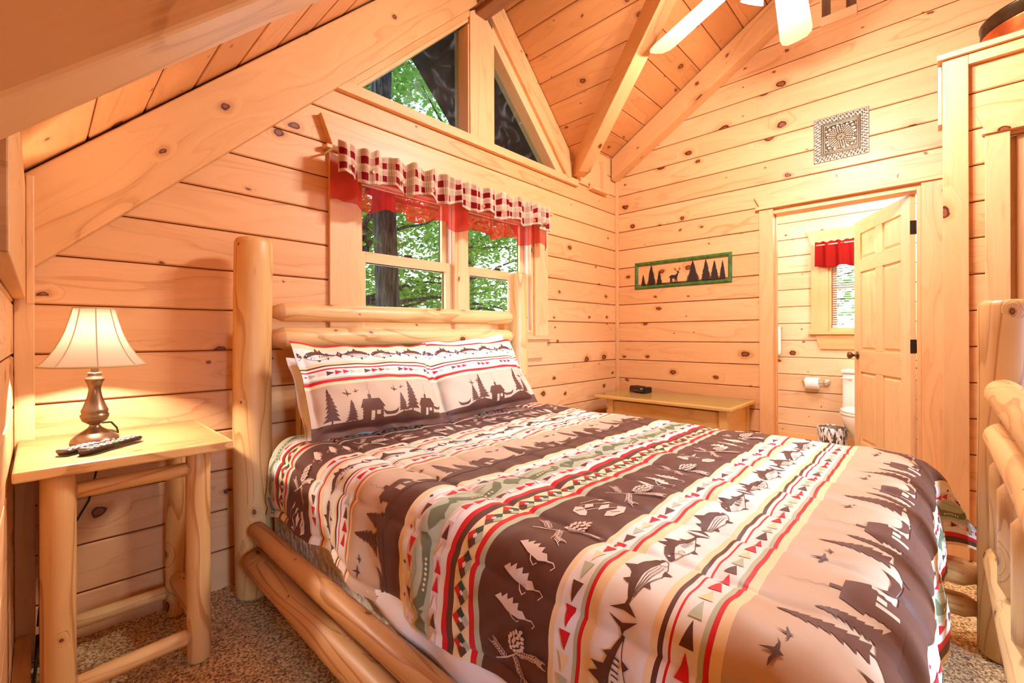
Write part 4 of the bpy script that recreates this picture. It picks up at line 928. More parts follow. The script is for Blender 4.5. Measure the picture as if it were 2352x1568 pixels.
for r0, r1 in ((.058, .020),):
    V = []; ns = 40
    for (r, y) in ((.020, .872), (.057, .872), (.058, .874), (.058, .980), (.057, .982), (.020, .982)):
        for k in range(ns): V.append((XB-.062+r*math.cos(2*PI*k/ns), y, .612+r*math.sin(2*PI*k/ns)))
    F = [(i*ns+k, i*ns+(k+1) % ns, ((i+1) % 6)*ns+(k+1) % ns, ((i+1) % 6)*ns+k) for i in range(6) for k in range(ns)]
    m.shared(V, F)
o = m.build('toilet_roll', ['paper'], loc=(XB-.062, .927, .612)); tag(o, 'white toilet paper roll on the chrome holder', 'toilet roll')
m = MB(); m.tube([(XB-.06, 1.21, 1.17), (XB-.06, 1.66, 1.17)], .008, 12); m.tube([(XB-.001, 1.215, 1.17), (XB-.062, 1.215, 1.17)], .011, 12); m.tube([(XB-.001, 1.655, 1.17), (XB-.062, 1.655, 1.17)], .011, 12)
o = m.build('towel_bar', ['chrome'], loc=(XB, 1.43, 1.17)); tag(o, 'chrome towel bar on the bathroom wall left of the window', 'towel bar')
simple('towel', srgb(250, 248, 244), .95, bump=.6, nscale=260)
V = []; F = []; cs = 26
for j in range(cs):
    q = j/(cs-1)
    if q < .44: z = .885+(.285)*(q/.44); x = XB-.074
    elif q < .56: a = (q-.44)/.12*PI; z = 1.17+.012*math.sin(a); x = XB-.06-.014*math.cos(a)
    else: z = 1.17-.24*((q-.56)/.44); x = XB-.046
    for i in range(15): y = 1.205+.36*i/14+.003*math.sin(i*1.3+q*3); V.append((x+.004*math.sin(i*1.1+q*2), y, z))
F = [(j*15+i, j*15+i+1, (j+1)*15+i+1, (j+1)*15+i) for j in range(cs-1) for i in range(14)]
m = MB(); m.shared(V, F); o = m.build('hand_towel', ['towel'], loc=(XB-.06, 1.38, 1.17)); s = o.modifiers.new('t', 'SOLIDIFY'); s.thickness = .008; s.offset = 1
tag(o, 'white towel hanging over the bathroom towel bar', 'towel')
simple('bin_dark', srgb(110, 84, 62), .4)
t = NT('bag_plastic'); d = t.n('BsdfPrincipled', {'Base Color': (.92, .92, .93, 1), 'Roughness': .2}).outputs[0]; tp = t.n('BsdfTransparent').outputs[0]
uvn = t.n('TexNoise', {'Vector': t.n('Mapping', {0: t.n('TexCoord').outputs['Object'], 3: (1, 1, .3)}).outputs[0], 'Scale': 55.0, 'Detail': 2.0}).outputs[0]
mx = t.n('MixShader', {0: t.ss(uvn, .42, .58), 1: tp, 2: d}); t.t.links.new(mx.outputs[0], t.out.inputs[0]); MAT['bag_plastic'] = t.m
TC = thing('waste_bin', (4.90, .665, 0), 'waste bin lined with a clear white plastic bag beside the toilet', 'bin')
bx, by = 4.90, .70
m = MB(); m.lathe([(.001, .003), (.080, .003), (.105, .26), (.108, .27), (.101, .268), (.076, .01), (.001, .01)], bx, by, 32, caps=False); m.build('bin_body', ['bin_dark'], TC)
V = []; ns = 48; pr_ = [(.098, .20), (.104, .262), (.108, .276), (.116, .270), (.114, .20), (.112, .13)]
for i, (r, z) in enumerate(pr_):
    for k in range(ns): a = 2*PI*k/ns; V.append((bx+(r+.003*math.sin(a*9+i))*math.cos(a), by+(r+.003*math.sin(a*9+i))*math.sin(a), z+.005*math.sin(a*5)))
F = [(i*ns+k, i*ns+(k+1) % ns, (i+1)*ns+(k+1) % ns, (i+1)*ns+k) for i in range(5) for k in range(ns)]
m = MB(); m.shared(V, F); m.tube([(bx-.09, by-.05, .21), (bx-.115, by-.075, .17), (bx-.12, by-.08, .13)], [.012, .016, .006], 8); m.build('bag_liner', ['bag_plastic'], TC)

# ------------------------------------------------------------------ ceiling fan
FX, FY, FZ = 2.32, .512, 2.89; FK = 1.28
simple('fan_blade', srgb(250, 226, 178), .35); simple('fan_white', srgb(245, 238, 222), .3)
FN = thing('ceiling_fan', (FX, FY, FZ), 'ceiling fan with pale maple blades and lit lamp cluster at the top edge', 'ceiling fan')
m = MB(); m.lathe([(.001, FZ-.02), (.09, FZ-.01), (.115, FZ+.02), (.12, FZ+.06), (.10, FZ+.10), (.05, FZ+.13), (.02, FZ+.14), (.014, FZ+.16), (.014, zM(FY)-.05), (.07, zM(FY)-.03), (.075, zM(FY)+.02), (.001, zM(FY)+.02)], FX, FY, 32); m.build('motor', ['fan_white'], FN)
angs = [64, 7.5]; angs += [7.5-75.9*k for k in (1, 2, 3)]
for a in angs:
    M = Matrix.Translation((FX, FY, FZ)) @ Matrix.Rotation(math.radians(a), 4, 'Z') @ Matrix.Rotation(math.radians(-11), 4, 'X')
    P = [(a*FK, b*FK) for a, b in [(.20, -.050), (.62, -.066), (.66, -.060), (.685, -.040), (.69, 0), (.685, .040), (.66, .060), (.62, .066), (.20, .050), (.18, .03), (.18, -.03)]]
    m = MB(); m.prism(P, lambda s, t, d: tuple(M @ Vector((s, t, d-.003))), .006, 0, random.random()); bl = m.build('blade', ['fan_blade'], FN, bevel=.002)
    m = MB(); m.box((.09, -.016, -.004), (.30, .016, -.0035-.004), 0, 0, 0, M); m.build('blade_arm', ['fan_white'], bl)
t = NT('frosted_lit'); e = t.n('Emission', {0: (1, .97, .92, 1), 1: 22.0}); t.t.links.new(e.outputs[0], t.out.inputs[0]); MAT['frosted_lit'] = t.m
LK = []
for k in range(4):
    a = math.radians(150+90*k); c = Vector((FX+math.cos(a)*.13, FY+math.sin(a)*.13, FZ-.11)); dr = Vector((math.cos(a)*.55, math.sin(a)*.55, -.75)).normalized()
    q = dr.to_track_quat('Z', 'Y').to_matrix().to_4x4(); M = Matrix.Translation(c) @ q
    m = MB(); m.lathe([(.020, -.03), (.028, -.015), (.034, .01), (.040, .04), (.052, .07), (.055, .075), (.050, .07), (.034, .035), (.02, .0), (.001, -.01)], 0, 0, 24, caps=False); m.v = [tuple(M @ Vector(p)) for p in m.v]; m.build('light_shade', ['frosted_lit'], FN)
    m = MB(); m.tube([(FX, FY, FZ-.03), tuple(Vector((FX+math.cos(a)*.07, FY+math.sin(a)*.07, FZ-.06))), tuple(c-dr*.03)], .009, 8); m.build('lamp_arm', ['fan_white'], FN); LK.append(c+dr*.09)
m = MB(); ch = (FX-.04, FY+.045)
for i in range(26): 
    z = FZ-.03-i*.0075; m.lathe([(.0004, z), (.0022, z+.0015), (.0022, z+.003), (.0004, z+.0045)], ch[0], ch[1], 6)
m.lathe([(.001, FZ-.265), (.006, FZ-.262), (.008, FZ-.245), (.004, FZ-.23), (.001, FZ-.225)], ch[0], ch[1], 12); m.build('pull_chain', ['fan_white'], FN)

# ------------------------------------------------------------------ log bed
BD = thing('log_bed', (1.45, 1.0, 0), 'peeled log bed frame with tall posts along the window wall', 'bed')
for x, y, ht, r in ((.632, 2.128, 1.515, .073), (2.300, 2.128, 1.53, .071), (2.262, -.165, 1.215, .072), (.632, -.165, 1.215, .072)):
    m = MB(); m.log((x, y, 0), (x, y, ht), r, rnd=.2+.5*random.random(), wob=.012); m.build('post', ['log_wood' if y > 0 else 'log_amber_dim', 'log_end'], BD)
def rail(p0, p1, r, r1=None, t=.05, mat='log_wood', name='rail'):
    m = MB(); m.log(p0, p1, r, (t, r*.55), (t*.8, r*.55), r1=r1, rnd=random.random()); return m.build(name, [mat, 'log_end'], BD)
rail((.700, 2.128, 1.208), (2.236, 2.128, 1.218), .041, .044)
rail((.700, 2.128, 1.090), (2.236, 2.128, 1.094), .050, .045)
rail((.700, 2.128, .40), (2.236, 2.128, .40), .045)
for x in (.84, 1.16, 1.46, 1.77, 2.07): rail((x, 2.128, .44), (x, 2.128, 1.052), .033, t=.03, name='spindle')
rail((.700, -.150, .905), (2.185, -.150, .905), .047)
rail((.700, -.150, .765), (2.185, -.150, .765), .047)
rail((.700, -.150, .360), (2.185, -.150, .360), .050)
for x in (.86, 1.15, 1.45, 1.75, 2.04): rail((x, -.150, .405), (x, -.150, .715), .040, t=.035, mat='log_amber_dim', name='spindle')
rail((.612, 2.060, .306), (.612, -.10, .306), .034, .036, mat='log_amber_dim')
rail((.606, 2.062, .186), (.606, -.10, .186), .050, .049, mat='log_amber_dim')
rail((2.285, 2.068, .270), (2.285, -.10, .245), .046, mat='log_amber_dim')
rail((2.285, 2.068, .150), (2.285, -.10, .128), .040, mat='log_amber_dim')
# ------------------------------------------------------------------ mattress and sheet
t = NT('mattress_fabric'); tc = t.n('TexCoord').outputs['Object']
n1 = t.n('TexNoise', {'Vector': tc, 'Scale': 30.0, 'Detail': 3.0, 'Distortion': 1.2}).outputs[0]; vv = t.n('TexVoronoi', {'Vector': tc, 'Scale': 34.0}).outputs['Distance']
c = t.mix(t.ss(n1, .4, .6), (*srgb(238, 222, 196), 1), (*srgb(252, 242, 224), 1))
t.bsdf(**{'Base Color': c, 'Roughness': .8, 'Normal': t.bump(t.math('ADD', n1, vv), .8, .012)}); MAT['mattress_fabric'] = t.m
simple('white_sheet', srgb(250, 246, 242), .8, bump=.15, nscale=60)
def pad(lo, hi, name, mat, lab, cat, r=.05):
    m = MB(); m.box(lo, hi, 0); o = m.build(name, [mat], loc=((lo[0]+hi[0])/2, (lo[1]+hi[1])/2, lo[2])); b = o.modifiers.new('b', 'BEVEL'); b.width = r; b.segments = 5; tag(o, lab, cat)
    for p in o.data.polygons: p.use_smooth = True
    return o
pad((.690, .055, .385), (2.235, 2.065, .635), 'mattress', 'mattress_fabric', 'cream mattress mostly hidden under the patterned comforter', 'mattress', .05)
pad((.685, .06, .17), (2.228, 2.065, .383), 'box_spring', 'mattress_fabric', 'beige quilted box spring beside the log side rails', 'box spring', .03)
V = []; F = []; nx, nz2 = 160, 10
for j in range(nz2+1):
    q = j/nz2
    for i in range(nx+1):
        y = 1.30-1.33*i/nx; zb_ = .372-.085*min(1, max(0, (1.30-y)/.55))+.008*math.sin(y*9+1); z_ = .50+(zb_-.50)*q; V.append((.679-.028*min(1, max(0, (.415-z_)/.05))-(.004*math.sin(y*26)+.003*math.sin(y*11+2))*q, y, z_))
F = [(j*(nx+1)+i, j*(nx+1)+i+1, (j+1)*(nx+1)+i+1, (j+1)*(nx+1)+i) for j in range(nz2) for i in range(nx)]
m = MB(); m.shared(V, F); o = m.build('bed_sheet', ['white_sheet'], loc=(.672, .6, .5)); s = o.modifiers.new('t', 'SOLIDIFY'); s.thickness = .002; tag(o, 'white sheet hem hanging below the comforter on the near left side', 'sheet')

# ------------------------------------------------------------------ printed cloth
C = dict(brown=srgb(98, 58, 42), taupe=srgb(206, 176, 146), tan=srgb(246, 220, 168), cream=srgb(246, 228, 180), white=srgb(244, 238, 226), red=srgb(214, 22, 34), sage=srgb(186, 194, 164),
         dsage=srgb(116, 122, 92), dgreen=srgb(58, 76, 62), pale=srgb(232, 206, 184), pink=srgb(236, 206, 196))
def fabric(name, col=None, colfn=None):
    t = NT(name); c = colfn(t) if colfn else (*col, 1)
    tc = t.n('TexCoord').outputs['Object']; wv = t.n('TexNoise', {'Vector': tc, 'Scale': 900.0, 'Detail': 1.0}).outputs[0]
    t.bsdf(**{'Base Color': c, 'Roughness': .55, 'Specular IOR Level': .35, 'Sheen Weight': .06, 'Sheen Roughness': .4, 'Normal': t.bump(wv, .12, .0006)}); MAT[name] = t.m
for k, v in C.items(): fabric('cloth_'+k, v)
PAL = ['brown', 'taupe', 'tan', 'cream', 'white', 'red', 'sage', 'dsage', 'dgreen', 'pale', 'pink']; PI_ = {k: i+1 for i, k in enumerate(PAL)}
PER, V0 = 1.065, .228
STR = [(.228, 'tan'), (.243, 'red'), (.251, 'sage'), (.260, 'white'), (.299, 'red'), (.3045, 'white'), (.312, 'brown'), (.320, 'tan'), (.333, 'white'), (.436, 'tan'), (.455, 'red'), (.4635, 'sage'), (.473, 'white'), (.512, 'tan'), (.527, 'brown'),
       (.718, 'sage'), (.734, 'red'), (.749, 'cream'), (.806, 'brown'), (.823, 'red'), (.841, 'white'), (.861, 'pink'), (.887, 'sage'), (.964, 'pink'), (.990, 'white'), (1.018, 'tan'), (1.037, 'brown'), (1.116, 'taupe')]
def stripe_fn(t):
    v = t.n('SeparateXYZ', {0: t.n('UVMap').outputs[0]}).outputs[1]
    f = t.math('FRACT', t.math('ADD', t.math('DIVIDE', t.math('SUBTRACT', v, V0), PER), 4.0))
    return t.ramp(f, [((a-V0)/PER, C[c]) for a, c in STR], 'CONSTANT')
fabric('cloth_stripes', colfn=stripe_fn)
# motifs (list of (colour, polygon)) in metres, origin at the motif's foot centre
def M_scene(seed=0, k=1.0):
    r = random.Random(seed); L = []
    L.append(('brown', [(-.04*k, -.012), (-.02*k, .004), (.02*k, .017), (.075*k, .020), (.12*k, .006), (.16*k, 0), (.30*k, .0), (.31*k, -.012)]))
    L.append(('brown', scale(conifer_smooth(.128, .062, seed), k, k, .02*k, .012))); L.append(('brown', scale(conifer_smooth(.090, .048, seed+3), k, k, .078*k, .008)))
    L.append(('brown', scale(CABIN, .108*k, .088*k, .168*k, -.004))); L.append(('taupe', scale(DOORC, .108*k, .088*k, .168*k, -.002))); L.append(('taupe', scale(WINC, .108*k, .088*k, .168*k, -.002)))
    L.append(('brown', scale(CANOE, .080*k, .100*k, .268*k, .004)))
    sm = [(.150*k, .088*k), (.154*k, .098*k), (.147*k, .108*k), (.153*k, .12*k), (.146*k, .135*k), (.15*k, .15*k)]
    L.append(('brown', line(sm, .0012, .0006)))
    L.append(('brown', scale(BIRD, .040*k, .040*k, .270*k, .118*k))); L.append(('brown', scale(BIRD, .026*k, .028*k, .305*k, .110*k, flip=True)))
    return L
def M_fish(L_=.15, flip=False, kind=0):
    if kind == 0:
        body = [(-.5, .02), (-.42, .10), (-.28, .17), (-.10, .20), (.08, .17), (.26, .10), (.38, .04), (.38, -.01), (.2, .02), (0, .04), (-.2, .04), (-.36, .0), (-.46, -.03)]
        tail = [(.36, .03), (.44, .05), (.52, .22), (.50, .04), (.53, -.14), (.43, .0), (.37, -.01)]
        fin = [(-.12, .19), (-.06, .34), (.0, .24), (.06, .17)]; fin2 = [(.14, .14), (.18, .22), (.22, .12)]; fb = [(-.2, -.13), (-.14, -.26), (-.10, -.14)]; fb2 = [(.12, -.10), (.20, -.16), (.2, -.06)]
    else:
        body = [(-.5, .0), (-.40, .12), (-.22, .20), (-.05, .20), (.12, .13), (.30, .05), (.40, .02), (.38, -.02), (.2, .01), (.0, .07), (-.14, .08), (-.3, .02), (-.44, -.05)]
        tail = [(.38, .02), (.45, .04), (.54, .20), (.50, .02), (.55, -.17), (.44, -.02)]
        fin = [(-.14, .19), (-.10, .36), (-.02, .22), (.04, .33), (.08, .15)]; fin2 = [(.16, .10), (.19, .17), (.23, .08)]; fb = [(-.18, -.16), (-.13, -.24), (-.06, -.15)]; fb2 = [(.10, -.10), (.16, -.17), (.2, -.07)]
    P = [('brown', body), ('brown', tail), ('brown', fin), ('brown', fin2), ('brown', fb), ('brown', fb2)]
    P.append(('brown', line([(-.5, .0), (-.42, -.08), (-.25, -.15), (-.05, -.16), (.15, -.09), (.36, -.015)], .012)))
    P.append(('brown', line([(-.34, .05), (-.30, -.03), (-.33, -.12)], .012)))
    if kind == 0:
        for d in (0, .04, .08): P.append(('brown', line([(-.26, -.01-d), (-.05, .01-d), (.15, -.01-d*.7), (.32, .0-d*.2)], .009)))
    else:
        for x in (-.05, .02, .08, .14, .19): P.append(('brown', line([(x, .04), (x-.015, -.05)], .018)))
        P.append(('brown', line([(-.28, -.02), (-.2, -.05), (-.26, -.11)], .012)))
    P.append(('white', ellipse(-.42, .04, .016, .018)))
    return [(c, scale(p, L_, L_, 0, 0, flip)) for c, p in P]
def M_cone():
    L = []; st = [(-.045, .052), (-.030, .022), (-.012, .0), (.004, -.016)]
    L.append(('pale', line(st, .004, .003)))
    def spray(P, n, ln, sp):
        for i in range(n):
            q = i/(n-1); k = q*(len(P)-1); a = int(min(k, len(P)-2)); f = k-a; x = P[a][0]*(1-f)+P[a+1][0]*f; y = P[a][1]*(1-f)+P[a+1][1]*f
            dx, dy = P[a+1][0]-P[a][0], P[a+1][1]-P[a][1]; th = math.atan2(dy, dx)
            for s_ in (1, -1):
                t_ = th+s_*sp; l = ln*(.8+.4*random.random()); L.append(('pale', line([(x, y), (x+math.cos(t_)*l*.6, y+math.sin(t_)*l*.6), (x+math.cos(t_-s_*.35)*l, y+math.sin(t_-s_*.35)*l)], .0024, .0008)))
        L.append(('pale', line(P, .0024, .0018)))
    spray([(-.012, .0), (-.03, -.012), (-.052, -.022), (-.062, -.040)], 11, .017, .8)
    spray([(-.026, .018), (-.012, .034), (-.002, .050)], 7, .016, .9)
    spray([(.0, -.014), (.010, -.040), (.018, -.062), (.020, -.080)], 13, .016, .7)
    for i in range(7):
        w = [.012, .022, .027, .026, .022, .016, .008][i]; x0 = .008+i*.0098
        n = [2, 3, 4, 4, 3, 3, 1][i]
        for j in range(n):
            y = (j-(n-1)/2)*(2*w/max(n, 1))*.85; a = .45; px, py = rot([(x0-.004, y)], -a)[0]
            L.append(('pale', ellipse(px+.006, py-.004, .0062, .0040, -a+(.5 if y > 0 else -.5), 8)))
    return L
def M_lures():
    L = []
    for k in range(3):
        ox, oy = k*.052-.05, -k*.006
        b = [(0, .045), (.010, .030), (.004, .026), (.014, .014), (.004, .012), (.012, -.002), (.002, -.004), (.008, -.018), (-.004, -.018), (-.002, -.030), (-.014, -.040), (-.020, -.020), (-.014, .010), (-.006, .030)]
        L.append(('pale', [(x+ox, y+oy) for x, y in b]))
        L.append(('pale', line([(ox-.014, oy-.038), (ox-.012, oy-.052), (ox-.018, oy-.060), (ox-.026, oy-.054)], .0028, .002)))
        L.append(('pale', line([(ox-.014, oy+.002), (ox-.024, oy-.004), (ox-.030, oy-.014), (ox-.024, oy-.020)], .0026, .002)))
    return L
def M_gear():
    L = [('pale', [(-.06, .02), (-.055, .045), (-.03, .055), (-.02, .04), (-.035, .015), (-.05, .008)]), ('pale', [(-.025, .03), (.0, .02), (.02, .035), (.0, .045)]), ('pale', [(-.03, -.03), (.0, -.02), (.03, -.03), (.05, -.02), (.06, -.04), (.02, -.055), (-.02, -.05)]),
         ('pale', [(-.01, .0), (.02, .01), (.045, .0), (.02, -.012)])]
    for a, b in (((-.05, .03), (.05, -.035)), ((-.02, .05), (.06, .0)), ((.0, .06), (.075, .03))):
        L.append(('pale', line([a, ((a[0]+b[0])/2, (a[1]+b[1])/2+.008), b], .0022)))
    L.append(('pale', ellipse(.06, .034, .012, .004, -.3))); L.append(('pale', ellipse(.048, .012, .013, .004, -.3)))
    L.append(('brown', line([(-.05, .04), (-.03, .028)], .002))); L.append(('brown', line([(.0, -.03), (.02, -.045)], .003)))
    return L
def M_canoe():
    b = [(-.085, .030), (-.090, .006), (-.072, -.016), (-.04, -.024), (.04, -.024), (.072, -.016), (.090, .006), (.085, .030), (.074, .022), (.055, .004), (.02, -.004), (-.02, -.004), (-.055, .004), (-.074, .022)]
    return [('dsage', b)] + [('cream', [(x-.0045, -.0135), (x, -.0085), (x+.0045, -.0135), (x, -.0185)]) for x in (-.036, -.024, -.012, 0, .012, .024, .036)] + [('dsage', line([(-.06, .034), (0, .02), (.05, .026)], .0014))]
def M_dfish(): return [('dsage', scale(p, .10, .11)) for p in ([(-.5, .02), (-.38, .12), (-.2, .22), (-.05, .30), (.1, .22), (.28, .08), (.34, .06), (.48, .20), (.46, .0), (.5, -.14), (.34, -.02), (.2, -.10), (.0, -.16), (-.1, -.28), (-.16, -.16), (-.34, -.10)],)]
TRIC = ['red', 'red', 'brown', 'sage', 'tan']
def M_tri(c, d): return [(c, [(-.018*d, .0115), (-.018*d, -.0115), (.018*d, 0)] if d > 0 else [(.018, -.0115), (.018, .0115), (-.018, 0)])]
def M_dia():
    T, Rr, B_, Lf = (0, .027), (.029, 0), (0, -.027), (-.029, 0); h_ = lambda a, b: ((a[0]+b[0])/2, (a[1]+b[1])/2); c0 = (0, 0)
    return [('red', [T, h_(T, Lf), c0, h_(T, Rr)]), ('dgreen', [Rr, h_(Rr, T), c0, h_(Rr, B_)]), ('sage', [B_, h_(B_, Rr), c0, h_(B_, Lf)]), ('brown', [Lf, h_(Lf, B_), c0, h_(Lf, T)]), ('white', [(0, .007), (-.007, 0), (0, -.007), (.007, 0)])]
def slice_motif(polys, step):
    out = []
    for li, (c, P) in enumerate(polys):
        P = ccw(P); bm = bmesh.new(); tri = tessellate_polygon([[Vector((x, y, 0)) for x, y in P]]); vs = [bm.verts.new((x, y, 0)) for x, y in P]
        for t_ in tri:
            try:
                a, b, d = (vs[i] for i in t_)
                if (b.co-a.co).cross(d.co-a.co).z < 0: a, b = b, a
                bm.faces.new((a, b, d))
            except ValueError: pass
        xs = [p[0] for p in P]; ys = [p[1] for p in P]
        for ax, lo, hi in ((0, min(xs), max(xs)), (1, min(ys), max(ys))):
            k = math.ceil(lo/step)
            while k*step < hi:
                co = (k*step, 0, 0) if ax == 0 else (0, k*step, 0); no = (1, 0, 0) if ax == 0 else (0, 1, 0)
                bmesh.ops.bisect_plane(bm, geom=bm.verts[:]+bm.edges[:]+bm.faces[:], plane_co=co, plane_no=no, dist=1e-7); k += 1
        bm.verts.index_update(); V = np.array([(v.co.x, v.co.y) for v in bm.verts]); F = [tuple(v.index for v in f.verts) for f in bm.faces if f.calc_area() > 1e-10]; bm.free()
        out.append((c, li, V, F))
    return out
_mc = {}
def motif(key, fn, step=.009):
    if key not in _mc: _mc[key] = slice_motif(fn(), step)
    return _mc[key]
class Print:
    def __init__(s, surf, off=.0009, lay=.00022, bounds=None): s.surf, s.off, s.lay, s.b = surf, off, lay, bounds; s.V = []; s.F = []; s.M = []; s.n = 0
    def put(s, mot, u, v, k=1.0, upside=False):
        for c, li, V, F in mot:
            W = V*k*(1 if not upside else -1) + np.array([u, v])
            if s.b:
                keep = (W[:, 0] > s.b[0]) & (W[:, 0] < s.b[1]) & (W[:, 1] > s.b[2]) & (W[:, 1] < s.b[3]); F = [f for f in F if all(keep[i] for i in f)]
                if not F: continue
            P = s.surf(W[:, 0], W[:, 1], s.off + s.lay*li*.35 + (s.lay*2 if c in ('taupe', 'white', 'cream') else 0))
            s.V.append(P); s.F += [tuple(s.n+i for i in f) for f in F]; s.M += [PI_[c]]*len(F); s.n += len(V)
def grid_print(name, surf, us, vs, pr, uvfn, parent=None, rim=None, back=None):
    nu, nv = len(us), len(vs); UU, VV = np.meshgrid(us, vs); P = surf(UU.ravel(), VV.ravel(), 0.0)
    F = [(j*nu+i, j*nu+i+1, (j+1)*nu+i+1, (j+1)*nu+i) for j in range(nv-1) for i in range(nu-1)]
    uvv = uvfn(UU.ravel(), VV.ravel())
    m = MB(); U = [[tuple(uvv[a]) for a in f] for f in F]; m.shared(P.tolist(), F, U, 0, 0, True)
    if rim:
        loop = [(us[i], vs[0]) for i in range(nu)] + [(us[-1], vs[j]) for j in range(1, nv)] + [(us[i], vs[-1]) for i in range(nu-2, -1, -1)] + [(us[0], vs[j]) for j in range(nv-2, 0, -1)]
        la = np.array(loop); cu, cv = (us[0]+us[-1])/2, (vs[0]+vs[-1])/2
        inw = la + np.stack([np.clip(cu-la[:, 0], -.06, .06)*(np.abs(la[:, 0]-cu) > 0), np.clip(cv-la[:, 1], -.06, .06)], 1)
        A0, A1, A2 = surf(la[:, 0], la[:, 1], 0.0), surf(la[:, 0], la[:, 1], -rim), surf(inw[:, 0], inw[:, 1], -rim); n = len(loop)
        V = np.concatenate([A0, A1, A2]).tolist(); F2 = [(k, n+k, n+(k+1) % n, (k+1) % n) for k in range(n)] + [(n+k, 2*n+k, 2*n+(k+1) % n, n+(k+1) % n) for k in range(n)]
        ul = uvfn(la[:, 0], la[:, 1]); U2 = [[tuple(ul[a % n]) for a in f] for f in F2]; m.shared(V, F2, U2, 0, 0, True)
    if back is not None: m.shared(*back)
    if pr is not None:
        V = np.concatenate(pr.V).tolist(); i0 = len(m.mi); m.shared(V, pr.F, None, pr.M, 0, True)
    return m.build(name, ['cloth_stripes'] + ['cloth_'+k for k in PAL], parent)
# comforter surface
ZT, XLB, XRB, YFB, RB_, RF_ = .652, .765, 2.195, .125, .105, .105
def arc(s, r):
    a = np.clip(s/r, 0, PI/2); s2 = np.maximum(s - r*PI/2, 0); return r*np.sin(a), r*(1-np.cos(a)) + s2, s2
def base(u, v):
    sl, sr, sf = np.maximum(XLB-u, 0), np.maximum(u-XRB, 0), np.maximum(YFB-v, 0)
    hemw = 1 + .09*np.sin(v*6.3+.6) + .05*np.sin(v*15+2)
    ol, dl, hl = arc(sl, RB_); orr, dr, hr = arc(sr, RB_); of, df, hf = arc(sf, RF_)
    dl = np.where(hl > 0, RB_ + hl*hemw, dl); dr = np.where(hr > 0, RB_+hr*(1+.08*np.sin(v*8)), dr)
    dx = np.maximum(dl, dr); mn = np.minimum(dx, df); flare = np.clip(mn, 0, .3)*.55
    x = np.clip(u, XLB, XRB) - ol + orr - np.where(dl > 0, flare, 0) + np.where(dr > 0, flare, 0)
    y = np.maximum(v, YFB) - of - flare*.8
    x = x - np.where(hl > 0, .010*np.sin(v*15+1.0)*np.clip(hl/.12, 0, 1) + .02*hl, 0) + np.where(hr > 0, .010*np.sin(v*15)*np.clip(hr/.12, 0, 1), 0)
    y = y - np.where(hf > 0, .014*np.sin(u*13)*np.clip(hf/.15, 0, 1)+.05*hf, 0)
    z = ZT - (dx**3 + df**3 + 1e-12)**(1/3)
    return np.stack([x, y, z], -1)
SEAM = .2; U_S = .65
def height(u, v):
    f = np.abs(np.sin(PI*(u-U_S)/SEAM)); mod = .75 + .35*np.sin(u*9.1+v*3.7)*np.sin(v*4.9+1.3*np.sin(u*5))
    dss = np.abs(((u-U_S)/SEAM+.5) % 1 - .5)*SEAM; h = .0095*mod*(1-np.exp(-(dss/.010)**1.2)) + .004*f
    ds = np.abs(((u-U_S)/SEAM+.5) % 1 - .5)*SEAM
    h += .0032*np.sin(v*74+3*np.sin(u*31)+2.2*np.sin(v*13))*np.exp(-(ds/.030)**2)*(f**.5)
    h += .0035*np.sin(u*19+v*8+2*np.sin(v*6))*np.sin(v*14-u*5+1.7*np.sin(u*8))
    h += .006*np.exp(-((np.sin(u*2.3+v*3.9+.5))/.18)**2)*np.exp(-((np.sin(v*4.1-1)/.5)**2))*f
    h += .0022*np.sin(u*43+5*np.sin(v*9))*np.sin(v*37+4*np.sin(u*11))
    side = np.clip((XLB-u)/.1, 0, 1); h += side*.006*np.sin(v*31+3*np.sin(v*5))*f**.5
    return h
def surf_c(u, v, off):
    e = 1.5e-3; du = base(u+e, v)-base(u-e, v); dv = base(u, v+e)-base(u, v-e); n = np.cross(du, dv); n /= np.linalg.norm(n, axis=-1)[:, None]+1e-12
    return base(u, v) + n*(height(u, v)+off)[:, None] if hasattr(off, '__len__') else base(u, v) + n*(height(u, v)+off)[:, None]
UA, UB, VA, VB = .425, 2.54, -.27, 2.035
pr = Print(surf_c, off=.0011, bounds=(UA+.004, UB-.004, VA+.004, VB-.004))
